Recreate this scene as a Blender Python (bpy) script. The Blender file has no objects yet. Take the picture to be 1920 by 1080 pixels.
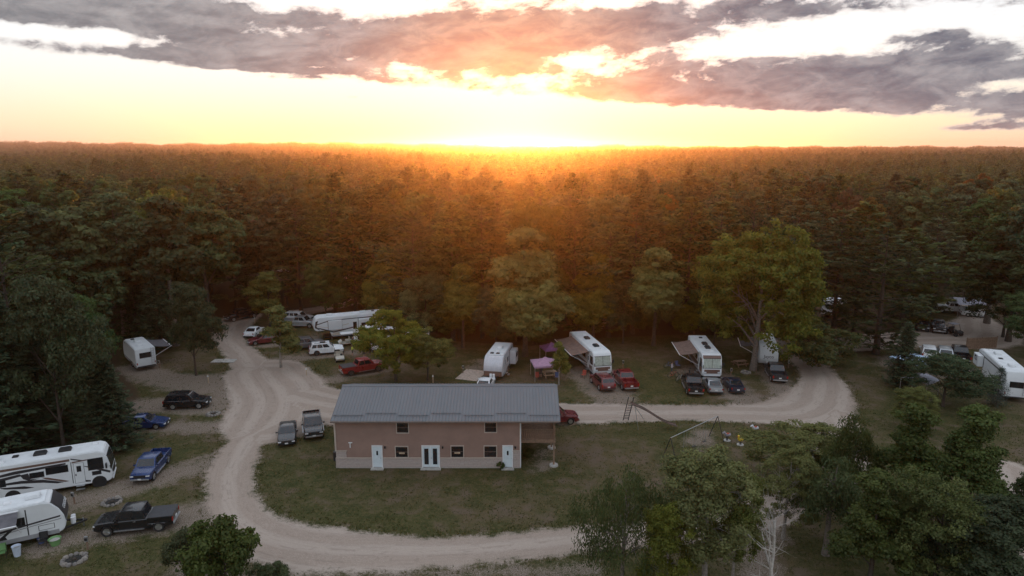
import bpy, math, random
import numpy as np
from mathutils import Vector, Matrix

R = math.radians
random.seed(7)
rng = np.random.default_rng(7)
sc = bpy.context.scene
COL = sc.collection

# ------------------------------------------------------------------ camera
CAM_H = 30.0
F = 1281.0                      # focal length in pixels of the 1920 wide picture
PITCH = math.atan((540 - 274.5) / F)
cam_d = bpy.data.cameras.new('camera')
cam_d.sensor_width = 36.0
cam_d.lens = 36.0 * F / 1920.0
cam_d.clip_start = 0.5
cam_d.clip_end = 30000
cam = bpy.data.objects.new('camera', cam_d)
COL.objects.link(cam)
cam.location = (0, 0, CAM_H)
cam.rotation_euler = (R(90) - PITCH, 0, 0)
sc.camera = cam


def ray(px, py):
    u, v = (px - 960) / F, -(py - 540) / F
    c, s = math.cos(PITCH), math.sin(PITCH)
    return u, c + v * s, -s + v * c


def G(px, py, z=0.0):
    """ground point (height z) seen at a pixel"""
    x, y, zz = ray(px, py)
    t = (z - CAM_H) / zz
    return (x * t, y * t)


def PX(x, y, z=0.0):
    """pixel of a world point"""
    c, s = math.cos(PITCH), math.sin(PITCH)
    z = z - CAM_H
    d = y * c - z * s
    v = y * s + z * c
    return 960 + F * x / d, 540 - F * v / d


# ------------------------------------------------------------------ node helper
class NT:
    def __init__(self, tree):
        self.t = tree
        self.n = tree.nodes
        self.l = tree.links

    def node(self, typ, **kw):
        n = self.n.new(typ)
        for k, v in kw.items():
            setattr(n, k, v)
        return n

    def put(self, sock, v):
        if isinstance(v, bpy.types.NodeSocket):
            self.l.new(v, sock)
        elif isinstance(v, (tuple, list)):
            if sock.type == 'RGBA' and len(v) == 3:
                v = (*v, 1)
            sock.default_value = v
        else:
            sock.default_value = v

    def m(self, op, a, b=None, c=None, clamp=False):
        n = self.node('ShaderNodeMath', operation=op, use_clamp=clamp)
        for i, v in enumerate((a, b, c)):
            if v is not None:
                self.put(n.inputs[i], v)
        return n.outputs[0]

    def add(self, *a):
        r = a[0]
        for x in a[1:]:
            r = self.m('ADD', r, x)
        return r

    def mul(self, *a):
        r = a[0]
        for x in a[1:]:
            r = self.m('MULTIPLY', r, x)
        return r

    def sub(self, a, b):
        return self.m('SUBTRACT', a, b)

    def ss(self, x, a, b, lo=0.0, hi=1.0):
        n = self.node('ShaderNodeMapRange', interpolation_type='SMOOTHSTEP')
        for i, v in enumerate((x, a, b, lo, hi)):
            self.put(n.inputs[i], v)
        return n.outputs[0]

    def mix(self, f, a, b, typ='MIX'):
        n = self.node('ShaderNodeMix', data_type='RGBA', blend_type=typ)
        self.put(n.inputs[0], f)
        self.put(n.inputs[6], a)
        self.put(n.inputs[7], b)
        return n.outputs[2]

    def xyz(self, v):
        n = self.node('ShaderNodeSeparateXYZ')
        self.put(n.inputs[0], v)
        return n.outputs

    def comb(self, x, y, z):
        n = self.node('ShaderNodeCombineXYZ')
        for i, v in enumerate((x, y, z)):
            self.put(n.inputs[i], v)
        return n.outputs[0]

    def noise(self, vec, scale, detail=4, rough=0.55, dist=0.0, dim='3D', lac=2.0):
        n = self.node('ShaderNodeTexNoise', noise_dimensions=dim)
        if vec is not None:
            self.put(n.inputs['Vector'], vec)
        self.put(n.inputs['Scale'], scale)
        n.inputs['Detail'].default_value = detail
        n.inputs['Roughness'].default_value = rough
        n.inputs['Lacunarity'].default_value = lac
        n.inputs['Distortion'].default_value = dist
        return n.outputs['Fac']

    def attr(self, name):
        return self.node('ShaderNodeAttribute', attribute_name=name).outputs['Fac']


# ------------------------------------------------------------------ world: evening sky with a broken cloud deck
SUN_EL = 1.7
SUN_AZ = 0.2                      # degrees to the right of +Y
world = bpy.data.worlds.new('World')
sc.world = world
world.use_nodes = True
w = NT(world.node_tree)
w.n.clear()
sky = w.node('ShaderNodeTexSky', sky_type='NISHITA', sun_disc=False)
sky.sun_elevation = R(SUN_EL)
sky.sun_rotation = R(SUN_AZ)
sky.altitude = 300
sky.air_density = 1.0
sky.dust_density = 1.6
sky.ozone_density = 1.0
d = w.node('ShaderNodeTexCoord').outputs['Generated']
dx, dy, dz = w.xyz(d)
el = w.mul(w.m('ARCSINE', dz), 57.2958)
az = w.mul(w.m('ARCTAN2', dx, dy), 57.2958)
azc = w.m('MINIMUM', w.m('MAXIMUM', az, -42.0), 42.0)
# cloud noise lives on the direction vector, squashed so that low clouds lie in long banks
tilt = w.sub(dz, w.mul(dx, 0.055))
cv = w.comb(w.mul(dx, 6.6), w.mul(dy, 6.6), w.mul(tilt, 25.0))
cv2 = w.comb(w.mul(dx, 6.6), w.mul(dy, 6.6), w.mul(w.add(tilt, 0.006), 25.0))
n1 = w.noise(cv, 1.0, 10, 0.60, 0.35)
n1b = w.noise(cv2, 1.0, 10, 0.60, 0.35)
n2 = w.noise(cv, 0.42, 3, 0.5)
fine = w.noise(w.comb(w.mul(dx, 8.0), w.mul(dy, 8.0), w.mul(tilt, 15.0)), 5.0, 6, 0.62, 0.3)
base_el = w.sub(3.7, w.mul(azc, 0.065))             # underside of the deck, lower to the right
over = w.sub(el, base_el)


def blob(ax, e, sx, sy, amp):
    a = w.m('POWER', w.m('DIVIDE', w.sub(az, ax), sx), 2.0)
    b = w.m('POWER', w.m('DIVIDE', w.sub(el, e), sy), 2.0)
    return w.mul(w.m('EXPONENT', w.mul(w.add(a, b), -1.0)), amp)


def dirs(px, py):
    x, y, z = ray(px, py)
    return math.degrees(math.atan2(x, y)), math.degrees(math.atan2(z, math.hypot(x, y)))


shape = w.add(w.ss(over, -0.5, 0.9, -0.34, 0.115), w.ss(el, 10.5, 24.0, 0.0, -0.22))     # the bank breaks up overhead
for px, py, sx, sy, amp in [(120, 66, 6, .55, -.30), (700, 5, 11, .8, -.26), (1060, 118, 3.6, .8, -.20), (1490, 75, 7, .75, -.26),
                            (1730, 45, 8, 1.3, -.40), (1880, 160, 3, .5, -.2), (1240, 0, 8, .5, -.2),
                            (250, 128, 13, .16, -.16), (560, 124, 7, .14, -.12), (120, 15, 9, .9, .22), (380, 105, 12, 1.0, .14), (800, 100, 10, 1.3, .12), (1130, 65, 9, .9, .12),
                            (1500, 25, 8, .5, .12), (1800, 130, 7, 1.3, .24), (1400, 180, 14, 1.1, .16), (1560, 70, 1.6, 1.0, .2),
                            (1690, 65, 1.8, .7, .36), (1780, 65, 1.6, .6, .34), (1850, 240, 6, .45, .3), (655, 181, 1.2, .22, .42),
                            (1350, 230, 6, .3, .24)]:
    a_, e_ = dirs(px, py)
    shape = w.add(shape, blob(a_, e_, sx, sy, amp))
dens = w.add(w.mul(w.sub(n1, 0.5), 0.95), w.mul(w.sub(n2, 0.5), 0.25), w.mul(w.sub(fine, 0.5), 0.42), shape)
densb = w.add(w.mul(w.sub(n1b, 0.5), 0.95), w.mul(w.sub(n2, 0.5), 0.25), w.mul(w.sub(fine, 0.5), 0.42), shape)
cover = w.ss(dens, -0.07, 0.12)
thick = w.ss(dens, 0.0, 0.13)
lit = w.ss(w.sub(dens, densb), -0.10, 0.10)          # towards the top edge of a bank
sund = (math.sin(R(SUN_AZ)) * math.cos(R(SUN_EL)), math.cos(R(SUN_AZ)) * math.cos(R(SUN_EL)), math.sin(R(SUN_EL)))
vm = w.node('ShaderNodeVectorMath', operation='DOT_PRODUCT')
w.put(vm.inputs[0], d)
vm.inputs[1].default_value = sund
near = w.ss(vm.outputs['Value'], math.cos(R(15)), 1.0)
SKY_STRENGTH = 0.15
veil = w.mix(w.ss(el, 0.0, 7.0), (4.1, 3.75, 3.1), (3.9, 4.25, 4.85))
clear = w.mix(0.6, sky.outputs[0], veil)      # thin bright veil of high cloud in front of the blue
cdark = w.mix(w.ss(azc, -25.0, 30.0), (0.66, 0.70, 0.78), (0.42, 0.50, 0.66))
cdark = w.mix(w.mul(near, 0.45), cdark, (1.2, 0.88, 0.80))
mott = w.noise(w.comb(w.mul(dx, 8.0), w.mul(dy, 8.0), w.mul(tilt, 18.0)), 2.6, 7, 0.62, 0.5)
clite = w.mix(near, (2.5, 2.4, 2.35), (3.6, 2.7, 1.9))
inner = w.mix(w.add(w.mul(lit, 0.16), w.mul(w.ss(mott, 0.36, 0.70), 0.30)), cdark, clite)
cloud = w.mix(thick, clite, inner)
col = w.mix(cover, clear, cloud)
bg = w.node('ShaderNodeBackground')
w.put(bg.inputs[0], col)
bg.inputs[1].default_value = SKY_STRENGTH
wo = w.node('ShaderNodeOutputWorld')
w.l.new(bg.outputs[0], wo.inputs[0])
world.cycles.sampling_method = 'MANUAL'
world.cycles.sample_map_resolution = 1024

# ------------------------------------------------------------------ sun
sun_d = bpy.data.lights.new('sun', 'SUN')
sun_d.energy = 5.0
sun_d.angle = R(0.55)
sun_d.color = (1.0, 0.28, 0.045)
sun = bpy.data.objects.new('sun', sun_d)
COL.objects.link(sun)
sun.rotation_euler = Vector(sund).to_track_quat('Z', 'Y').to_euler()

# ------------------------------------------------------------------ picture settings
sc.view_settings.view_transform = 'Standard'
sc.view_settings.look = 'None'
sc.view_settings.exposure = 0.97
sc.view_settings.gamma = 1.0
sc.render.engine = 'CYCLES'
sc.cycles.max_bounces = 6
sc.cycles.diffuse_bounces = 3
sc.cycles.transmission_bounces = 4
sc.cycles.transparent_max_bounces = 8
sc.cycles.volume_bounces = 0
sc.cycles.use_denoising = True
sc.cycles.sample_clamp_indirect = 6.0
HAZE_DENSITY = 1.2e-4


# ------------------------------------------------------------------ mesh helpers
def link(name, me, mat=None, parent=None):
    o = bpy.data.objects.new(name, me)
    COL.objects.link(o)
    if mat is not None and me is not None and len(me.materials) == 0:
        me.materials.append(mat)
    if parent is not None:
        o.parent = parent
    return o


def tag(o, label=None, cat=None, group=None, kind=None):
    if label:
        o['label'] = label
    if cat:
        o['category'] = cat
    if group:
        o['group'] = group
    if kind:
        o['kind'] = kind
    return o


def empty(name, loc=(0, 0, 0), rz=0.0, label=None, cat=None, group=None):
    o = bpy.data.objects.new(name, None)
    o.empty_display_size = 0.3
    COL.objects.link(o)
    o.location = loc
    o.rotation_euler = (0, 0, rz)
    return tag(o, label, cat, group)


def copy_tree(o, parent=None):
    c = o.copy()
    COL.objects.link(c)
    c.parent = parent
    for ch in o.children:
        copy_tree(ch, c)
    return c


def np_mesh(name, V, quads=None, tris=None, smooth=False):
    me = bpy.data.meshes.new(name)
    V = np.asarray(V, np.float32)
    me.vertices.add(len(V))
    me.vertices.foreach_set('co', V.ravel())
    nq = 0 if quads is None else len(quads)
    nt = 0 if tris is None else len(tris)
    loops = []
    if nq:
        loops.append(np.asarray(quads, np.int32).ravel())
    if nt:
        loops.append(np.asarray(tris, np.int32).ravel())
    loops = np.concatenate(loops)
    me.loops.add(len(loops))
    me.loops.foreach_set('vertex_index', loops)
    me.polygons.add(nq + nt)
    starts = np.concatenate([np.arange(nq) * 4, nq * 4 + np.arange(nt) * 3]).astype(np.int32)
    me.polygons.foreach_set('loop_start', starts)
    if smooth:
        me.polygons.foreach_set('use_smooth', np.ones(nq + nt, bool))
    me.update(calc_edges=True)
    return me


def f_attr(me, name, vals, domain='POINT'):
    a = me.attributes.new(name, 'FLOAT', domain)
    a.data.foreach_set('value', np.asarray(vals, np.float32))


class MB:
    """collects shapes that become ONE mesh"""

    def __init__(self):
        self.v = []
        self.f = []

    def raw(self, vs, fs):
        b = len(self.v)
        self.v += [tuple(p) for p in vs]
        self.f += [tuple(i + b for i in q) for q in fs]
        return self

    def box(self, c, s, rz=0.0, ry=0.0, taper=1.0):
        cx, cy, cz = c
        hx, hy, hz = s[0] / 2, s[1] / 2, s[2] / 2
        M = Matrix.Rotation(rz, 3, 'Z') @ Matrix.Rotation(ry, 3, 'Y')
        vs = []
        for z, k in ((-hz, 1), (hz, taper)):
            for x, y in ((-hx, -hy), (hx, -hy), (hx, hy), (-hx, hy)):
                p = M @ Vector((x * k, y * k, z))
                vs.append((cx + p.x, cy + p.y, cz + p.z))
        return self.raw(vs, [(3, 2, 1, 0), (4, 5, 6, 7), (0, 1, 5, 4), (1, 2, 6, 5), (2, 3, 7, 6), (3, 0, 4, 7)])

    def bar(self, a, b, wd, ht=None):
        """a square bar from a to b"""
        return self.cyl(a, b, wd * .7071, None, 4, rot=math.pi / 4)

    def cyl(self, a, b, r0, r1=None, n=10, rot=0.0, caps=True):
        r1 = r0 if r1 is None else r1
        a, b = Vector(a), Vector(b)
        ax = (b - a).normalized()
        up = Vector((0, 0, 1)) if abs(ax.z) < .95 else Vector((1, 0, 0))
        s = ax.cross(up).normalized()
        t = s.cross(ax)
        vs, fs = [], []
        for p, r in ((a, r0), (b, r1)):
            for i in range(n):
                an = 2 * math.pi * i / n + rot
                vs.append(p + s * (math.cos(an) * r) + t * (math.sin(an) * r))
        for i in range(n):
            j = (i + 1) % n
            fs.append((i, j, n + j, n + i))
        if caps:
            fs.append(tuple(range(n))[::-1])
            fs.append(tuple(range(n, 2 * n)))
        return self.raw(vs, fs)

    def tube(self, pts, radii, n=8):
        pts = [Vector(p) for p in pts]
        if not hasattr(radii, '__len__'):
            radii = [radii] * len(pts)
        vs, fs = [], []
        ref = Vector((0.13, 0.99, 0.05))
        for i, p in enumerate(pts):
            ax = (pts[min(i + 1, len(pts) - 1)] - pts[max(i - 1, 0)]).normalized()
            s = ax.cross(ref)
            if s.length < .1:
                s = ax.cross(Vector((1, 0, 0)))
            s.normalize()
            t = s.cross(ax)
            for k in range(n):
                an = 2 * math.pi * k / n
                vs.append(p + s * (math.cos(an) * radii[i]) + t * (math.sin(an) * radii[i]))
        for i in range(len(pts) - 1):
            for k in range(n):
                j = (k + 1) % n
                fs.append((i * n + k, i * n + j, (i + 1) * n + j, (i + 1) * n + k))
        fs.append(tuple(range(n))[::-1])
        fs.append(tuple(range((len(pts) - 1) * n, len(pts) * n)))
        return self.raw(vs, fs)

    def prism_y(self, prof, y0, y1):
        """profile of (x, z) points pushed from y0 to y1"""
        n = len(prof)
        vs = [(x, y0, z) for x, z in prof] + [(x, y1, z) for x, z in prof]
        fs = [tuple(range(n)), tuple(range(n, 2 * n))[::-1]]
        for i in range(n):
            j = (i + 1) % n
            fs.append((j, i, n + i, n + j))
        return self.raw(vs, fs)

    def rings(self, rings, cap=True):
        """loft between rings of equal length"""
        n = len(rings[0])
        vs = [p for r in rings for p in r]
        fs = []
        for i in range(len(rings) - 1):
            for k in range(n):
                j = (k + 1) % n
                fs.append((i * n + k, i * n + j, (i + 1) * n + j, (i + 1) * n + k))
        if cap:
            fs.append(tuple(range(n))[::-1])
            fs.append(tuple(range((len(rings) - 1) * n, len(rings) * n)))
        return self.raw(vs, fs)

    def mesh(self, name, smooth=None, bevel=None):
        me = bpy.data.meshes.new(name)
        me.from_pydata(self.v, [], self.f)
        if bevel:
            import bmesh
            bm = bmesh.new()
            bm.from_mesh(me)
            bmesh.ops.remove_doubles(bm, verts=bm.verts, dist=1e-4)
            bmesh.ops.recalc_face_normals(bm, faces=bm.faces)
            es = [e for e in bm.edges if len(e.link_faces) == 2 and e.calc_face_angle(0) > .5]
            bmesh.ops.bevel(bm, geom=es, offset=bevel, segments=2, affect='EDGES', clamp_overlap=True)
            bm.to_mesh(me)
            bm.free()
        else:
            import bmesh
            bm = bmesh.new()
            bm.from_mesh(me)
            bmesh.ops.recalc_face_normals(bm, faces=bm.faces)
            bm.to_mesh(me)
            bm.free()
        if smooth:
            me.polygons.foreach_set('use_smooth', [True] * len(me.polygons))
            try:
                me.set_sharp_from_angle(angle=R(smooth))
            except Exception:
                pass
        me.update()
        return me

    def build(self, name, mat, parent=None, smooth=None, bevel=None):
        return link(name, self.mesh(name, smooth, bevel), mat, parent)


# ------------------------------------------------------------------ materials
MATS = {}


def principled(name):
    m = bpy.data.materials.new(name)
    m.use_nodes = True
    t = NT(m.node_tree)
    b = t.n['Principled BSDF']
    return m, t, b


def mat(name, c, rough=0.6, metal=0.0, var=0.12, scale=3.0, bump=0.0, coat=0.0, spec=0.5):
    """plain surface with a little procedural dirt and unevenness"""
    if name in MATS:
        return MATS[name]
    m, t, b = principled(name)
    co = t.node('ShaderNodeTexCoord').outputs['Object']
    n = t.noise(co, scale, 5, 0.6)
    lo = tuple(x * (1 - var) for x in c)
    hi = tuple(min(1, x * (1 + var)) for x in c)
    t.put(b.inputs['Base Color'], t.mix(t.ss(n, 0.3, 0.7), lo, hi))
    t.put(b.inputs['Roughness'], t.add(rough - .06, t.mul(n, .12)))
    b.inputs['Metallic'].default_value = metal
    b.inputs['Specular IOR Level'].default_value = spec
    b.inputs['Coat Weight'].default_value = coat
    b.inputs['Coat Roughness'].default_value = 0.08
    if bump:
        bn = t.node('ShaderNodeBump')
        bn.inputs['Strength'].default_value = bump
        bn.inputs['Distance'].default_value = 0.02
        t.put(bn.inputs['Height'], t.noise(co, scale * 8, 4, 0.6))
        t.l.new(bn.outputs[0], b.inputs['Normal'])
    MATS[name] = m
    return m
# ================================================================== ground, roads, drives
def catmull(P, n=8):
    P = np.asarray(P, float)
    Q = np.vstack([2 * P[0] - P[1], P, 2 * P[-1] - P[-2]])
    out = []
    for i in range(1, len(Q) - 2):
        p0, p1, p2, p3 = Q[i - 1], Q[i], Q[i + 1], Q[i + 2]
        for k in range(n):
            t = k / n
            out.append(.5 * ((2 * p1) + (-p0 + p2) * t + (2 * p0 - 5 * p1 + 4 * p2 - p3) * t * t + (-p0 + 3 * p1 - 3 * p2 + p3) * t ** 3))
    out.append(Q[-2])
    return np.array(out)


def strip(pairs, n=6):
    """edge pixels (left, right) -> centre line with half width"""
    P = []
    for ax, ay, bx, by in pairs:
        a, b = np.array(G(ax, ay)), np.array(G(bx, by))
        P.append([*(a + b) / 2, np.linalg.norm(a - b) / 2])
    return catmull(P, n)


ROADS = [
    strip([(420, 596, 490, 592), (403, 612, 474, 606), (403, 640, 458, 634), (425, 672, 490, 666), (443, 705, 530, 698), (470, 760, 570, 712),
           (560, 792, 620, 730), (720, 796, 730, 745), (900, 796, 900, 755), (1060, 795, 1060, 757), (1250, 788, 1250, 760), (1400, 791, 1390, 760),
           (1490, 800, 1470, 752), (1555, 785, 1500, 735), (1578, 740, 1512, 712), (1562, 705, 1503, 690), (1530, 680, 1482, 664), (1500, 656, 1450, 644), (1480, 640, 1430, 630)]),
    strip([(440, 690, 560, 705), (445, 735, 610, 745), (440, 775, 600, 800), (428, 825, 505, 820), (402, 870, 470, 880), (390, 930, 474, 925), (402, 985, 506, 962), (440, 1030, 560, 985),
           (520, 1056, 660, 1004), (700, 1063, 780, 1012), (880, 1057, 880, 1008), (1000, 1046, 1000, 996), (1100, 1035, 1090, 988), (1250, 1020, 1230, 975),
           (1400, 998, 1370, 945), (1520, 960, 1460, 905), (1610, 890, 1530, 850), (1610, 820, 1540, 800), (1590, 760, 1520, 745)]),
    strip([(1560, 660, 1560, 642), (1640, 652, 1640, 630), (1740, 648, 1740, 622), (1800, 650, 1810, 618), (1850, 640, 1820, 606), (1860, 600, 1800, 595), (1870, 580, 1790, 570)]),
    strip([(560, 592, 565, 580), (620, 580, 620, 572), (690, 565, 680, 556), (760, 550, 740, 544)]),
    strip([(1830, 880, 1950, 890), (1840, 930, 1960, 960), (1850, 1000, 1990, 1020), (1870, 1100, 2010, 1110)]),
]
# parking drives: worn gravel and bare soil, patchy
DRIVES = [
    strip([(445, 838, 440, 868), (330, 872, 320, 905), (220, 905, 220, 940), (100, 930, 100, 970), (0, 950, 0, 990)]),
    strip([(420, 925, 430, 985), (330, 950, 330, 1000), (200, 980, 190, 1020), (100, 1000, 80, 1045)]),
    strip([(440, 742, 440, 778), (330, 745, 330, 775), (260, 748, 260, 772)]),
    strip([(450, 700, 450, 745), (330, 700, 320, 728), (255, 680, 250, 700)]),
    strip([(440, 785, 440, 812), (340, 790, 340, 812), (270, 795, 270, 812)]),
    strip([(520, 668, 530, 682), (600, 662, 600, 674), (660, 655, 660, 666)]),
    strip([(600, 722, 600, 706), (660, 712, 650, 698), (720, 698, 710, 684)]),
    strip([(1110, 760, 1200, 760), (1095, 735, 1190, 735), (1060, 700, 1160, 700)]),
    strip([(1370, 762, 1450, 762), (1340, 735, 1420, 735), (1270, 700, 1370, 700)]),
    strip([(1450, 755, 1520, 748), (1435, 725, 1490, 722), (1420, 690, 1470, 690)]),
    strip([(870, 708, 925, 708), (875, 695, 910, 690), (890, 680, 915, 676)]),
    strip([(1005, 845, 1030, 845), (1000, 875, 1035, 878)]),
    strip([(310, 1085, 470, 1085), (330, 1045, 440, 1040)]),
    strip([(560, 1070, 560, 1085), (900, 1062, 900, 1085), (1100, 1050, 1100, 1085)]),
    strip([(1300, 815, 1330, 808), (1290, 835, 1330, 826)]),
    strip([(455, 648, 455, 655), (520, 640, 520, 650), (585, 628, 585, 640)]),
    strip([(1380, 1085, 1480, 1085), (1370, 1040, 1450, 1040), (1390, 1000, 1470, 995)]),
    strip([(1700, 700, 1700, 670), (1830, 720, 1830, 690)]),
]


def field(strips, X, Y):
    best = np.full(X.shape, -50.0)
    lat = np.zeros(X.shape)
    for S in strips:
        for i in range(len(S) - 1):
            a, b = S[i], S[i + 1]
            ex, ey = b[0] - a[0], b[1] - a[1]
            L2 = ex * ex + ey * ey + 1e-9
            t = np.clip(((X - a[0]) * ex + (Y - a[1]) * ey) / L2, 0, 1)
            dx_, dy_ = X - (a[0] + t * ex), Y - (a[1] + t * ey)
            ds = np.hypot(dx_, dy_)
            hw = a[2] + t * (b[2] - a[2])
            v = hw - ds
            sgn = np.sign(ex * dy_ - ey * dx_)
            k = v > best
            best = np.where(k, v, best)
            lat = np.where(k, sgn * ds, lat)
    return best, lat


def axis(lo, hi, step, far_lo, far_hi, grow=1.13):
    mid = np.arange(lo, hi + step / 2, step)
    up, x, s = [], hi, step
    while x < far_hi:
        s *= grow
        x += s
        up.append(x)
    dn, x, s = [], lo, step
    while x > far_lo:
        s *= grow
        x -= s
        dn.append(x)
    return np.array(dn[::-1] + list(mid) + up)


def terrain(x, y):
    r = np.hypot(x, y)
    a = np.degrees(np.arctan2(x, np.maximum(y, 1)))
    far = np.clip((r - 1200) / 2600, 0, 1) ** 1.5
    left = 1 / (1 + np.exp((a + 3.5) / 1.2))
    h = far * (3 + 20 * left)
    h += 2.2 * np.sin(x / 97.0) * np.sin(y / 131.0 + 1) * np.clip((r - 260) / 300, 0, 1)
    h += far * (10 * np.exp(-((a - 8.0) / 1.6) ** 2) + 6 * np.exp(-((a - 10.8) / 1.3) ** 2) + 4 * np.sin(a * .35 + 1) * left + 3.0 * np.sin(a * 1.7) + 1.8 * np.sin(a * 4.3 + 1))
    return h


gx = axis(-62, 72, .5, -5200, 5200)
gy = axis(34, 128, .5, -400, 5200)
GX, GY = np.meshgrid(gx, gy)
GZ = terrain(GX, GY)
near_m = (np.abs(GX) < 90) & (GY > 20) & (GY < 165)
sd = np.full(GX.shape, -9.0)
lat = np.zeros(GX.shape)
pad = np.full(GX.shape, -9.0)
sd[near_m], lat[near_m] = field(ROADS, GX[near_m], GY[near_m])
pad[near_m], _ = field(DRIVES, GX[near_m], GY[near_m])
sd = np.clip(sd, -9, 9)
pad = np.clip(pad, -9, 9)

# everything in front of this line (pixels on the ground) is the open campground, behind it the wood
CLEAR = [(-700, 1500), (-400, 860), (0, 868), (225, 858), (262, 800), (262, 735), (225, 690), (232, 640), (330, 636), (398, 606), (440, 590), (500, 600), (575, 590),
         (720, 578), (850, 640), (1000, 650), (1060, 636), (1280, 628), (1420, 630), (1490, 634), (1560, 668), (1640, 660), (1690, 620), (1750, 560), (1850, 556), (1860, 610),
         (1960, 640), (2300, 700), (2500, 1500)]
CLEARW = [G(*p) for p in CLEAR]


def in_clear(x, y):
    x = np.asarray(x, float)
    y = np.asarray(y, float)
    c = np.zeros(x.shape, bool)
    n = len(CLEARW)
    for i in range(n):
        (x0, y0), (x1, y1) = CLEARW[i], CLEARW[(i + 1) % n]
        k = ((y0 > y) != (y1 > y)) & (x < (x1 - x0) * (y - y0) / (y1 - y0 + 1e-12) + x0)
        c ^= k
    return c


wood = (~in_clear(GX, GY)).astype(float)
for _ in range(6):                               # soften the border of the leaf litter
    wpad = np.pad(wood, 1, mode='edge')
    wood = (wpad[:-2, 1:-1] + wpad[2:, 1:-1] + wpad[1:-1, :-2] + wpad[1:-1, 2:] + wood) / 5


def grid_faces(ny, nx, keep=None):
    idx = np.arange(ny * nx).reshape(ny, nx)
    q = np.stack([idx[:-1, :-1], idx[:-1, 1:], idx[1:, 1:], idx[1:, :-1]], -1).reshape(-1, 4)
    if keep is not None:
        q = q[keep.reshape(-1)]
    return q


def ground_material():
    m, t, b = principled('campground_ground')
    co = t.node('ShaderNodeTexCoord').outputs['Object']
    sdv, pv, wv, lv = t.attr('sd'), t.attr('pad'), t.attr('wood'), t.attr('lat')
    big = t.noise(co, .09, 4, .6)
    mid = t.noise(co, .55, 5, .65)
    fin = t.noise(co, 3.2, 5, .7)
    grit = t.noise(co, 11.0, 4, .75)
    # grass, dry and worn in places
    g = t.mix(t.ss(mid, .3, .7), (.040, .049, .014), (.090, .082, .028))
    g = t.mix(t.ss(big, .42, .66), g, (.115, .086, .044))
    g = t.mix(t.ss(fin, .42, .75), g, (.128, .100, .049))
    g = t.mix(t.ss(grit, .5, .36), g, (.026, .031, .012))
    soil = t.mix(fin, (.16, .115, .085), (.10, .075, .052))
    g = t.mix(t.mul(t.ss(t.add(mid, t.mul(big, .6)), .76, .98), .8), g, soil)
    # leaf litter under the trees
    lit_ = t.mix(fin, (.045, .032, .018), (.085, .055, .03))
    g = t.mix(t.ss(t.add(wv, t.mul(t.sub(mid, .5), .5)), .35, .75), g, lit_)
    # gravel
    stone = t.mix(t.ss(grit, .3, .7), (.30, .235, .19), (.44, .355, .295))
    stone = t.mix(t.ss(fin, .45, .72), stone, (.34, .27, .22))
    stone = t.mix(t.mul(t.ss(big, .4, .65), .5), stone, (.39, .31, .255))
    # wheel tracks run along the road, loose darker gravel between them
    tr = t.m('ABSOLUTE', t.m('SINE', t.add(t.mul(lv, 1.15), t.mul(t.noise(co, .07, 2, .5), 3.0))))
    stone = t.mix(t.mul(t.ss(tr, .5, .97), .55), stone, (.48, .40, .34))
    stone = t.mix(t.mul(t.ss(t.noise(t.comb(t.mul(lv, 3.0), t.mul(big, 20.), 0.), 1.0, 3, .6), .48, .72), .55), stone, (.25, .20, .165))
    edge = t.add(sdv, t.mul(t.sub(mid, .5), 2.2), t.mul(t.sub(fin, .5), 1.7), t.mul(t.sub(grit, .5), 1.0))
    k = t.ss(edge, -.55, .45)
    # parking drives show soil, stones and grass mixed
    pe = t.add(pv, t.mul(t.sub(mid, .5), 4.0), t.mul(t.sub(fin, .5), 3.0), t.mul(t.sub(grit, .5), 2.6))
    pk = t.mul(t.ss(pe, -.5, 1.2), .85)
    padc = t.mix(t.ss(grit, .42, .6), soil, (.34, .28, .235))
    c = t.mix(pk, g, padc)
    c = t.mix(k, c, stone)
    t.put(b.inputs['Base Color'], c)
    b.inputs['Roughness'].default_value = .95
    b.inputs['Specular IOR Level'].default_value = .15
    bn = t.node('ShaderNodeBump')
    bn.inputs['Strength'].default_value = .55
    bn.inputs['Distance'].default_value = .10
    t.put(bn.inputs['Height'], t.add(t.mul(fin, .7), t.mul(grit, .55)))
    t.l.new(bn.outputs[0], b.inputs['Normal'])
    return m


M_GROUND = ground_material()
me = np_mesh('ground', np.stack([GX, GY, GZ], -1).reshape(-1, 3), grid_faces(len(gy), len(gx)), smooth=True)
for nm, a in (('sd', sd), ('pad', pad), ('wood', wood), ('lat', lat)):
    f_attr(me, nm, a.ravel())
tag(link('ground', me, M_GROUND), kind='structure')

# the gravel road lies as its own thin sheet on the ground
kx = np.where((gx > -61) & (gx < 71))[0]
ky = np.where((gy > 35) & (gy < 127))[0]
sub_ = np.ix_(ky, kx)
SX, SY, SSD, SPAD, SLAT = GX[sub_], GY[sub_], sd[sub_], pad[sub_], lat[sub_]
cell = (SSD[:-1, :-1] > -.2) & (SSD[1:, 1:] > -.2) & (SSD[:-1, 1:] > -.2) & (SSD[1:, :-1] > -.2)
crown = .004 + .05 * np.clip(SSD / 2.5, 0, 1)
q = grid_faces(len(ky), len(kx), cell)
used = np.unique(q)
remap = np.zeros(SX.size, np.int64)
remap[used] = np.arange(len(used))
me = np_mesh('gravel_road', np.stack([SX, SY, crown], -1).reshape(-1, 3)[used], remap[q], smooth=True)
for nm, a in (('sd', SSD), ('pad', SPAD), ('wood', wood[sub_]), ('lat', SLAT)):
    f_attr(me, nm, a.ravel()[used])
tag(link('gravel_road', me, M_GROUND), kind='structure')
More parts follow.
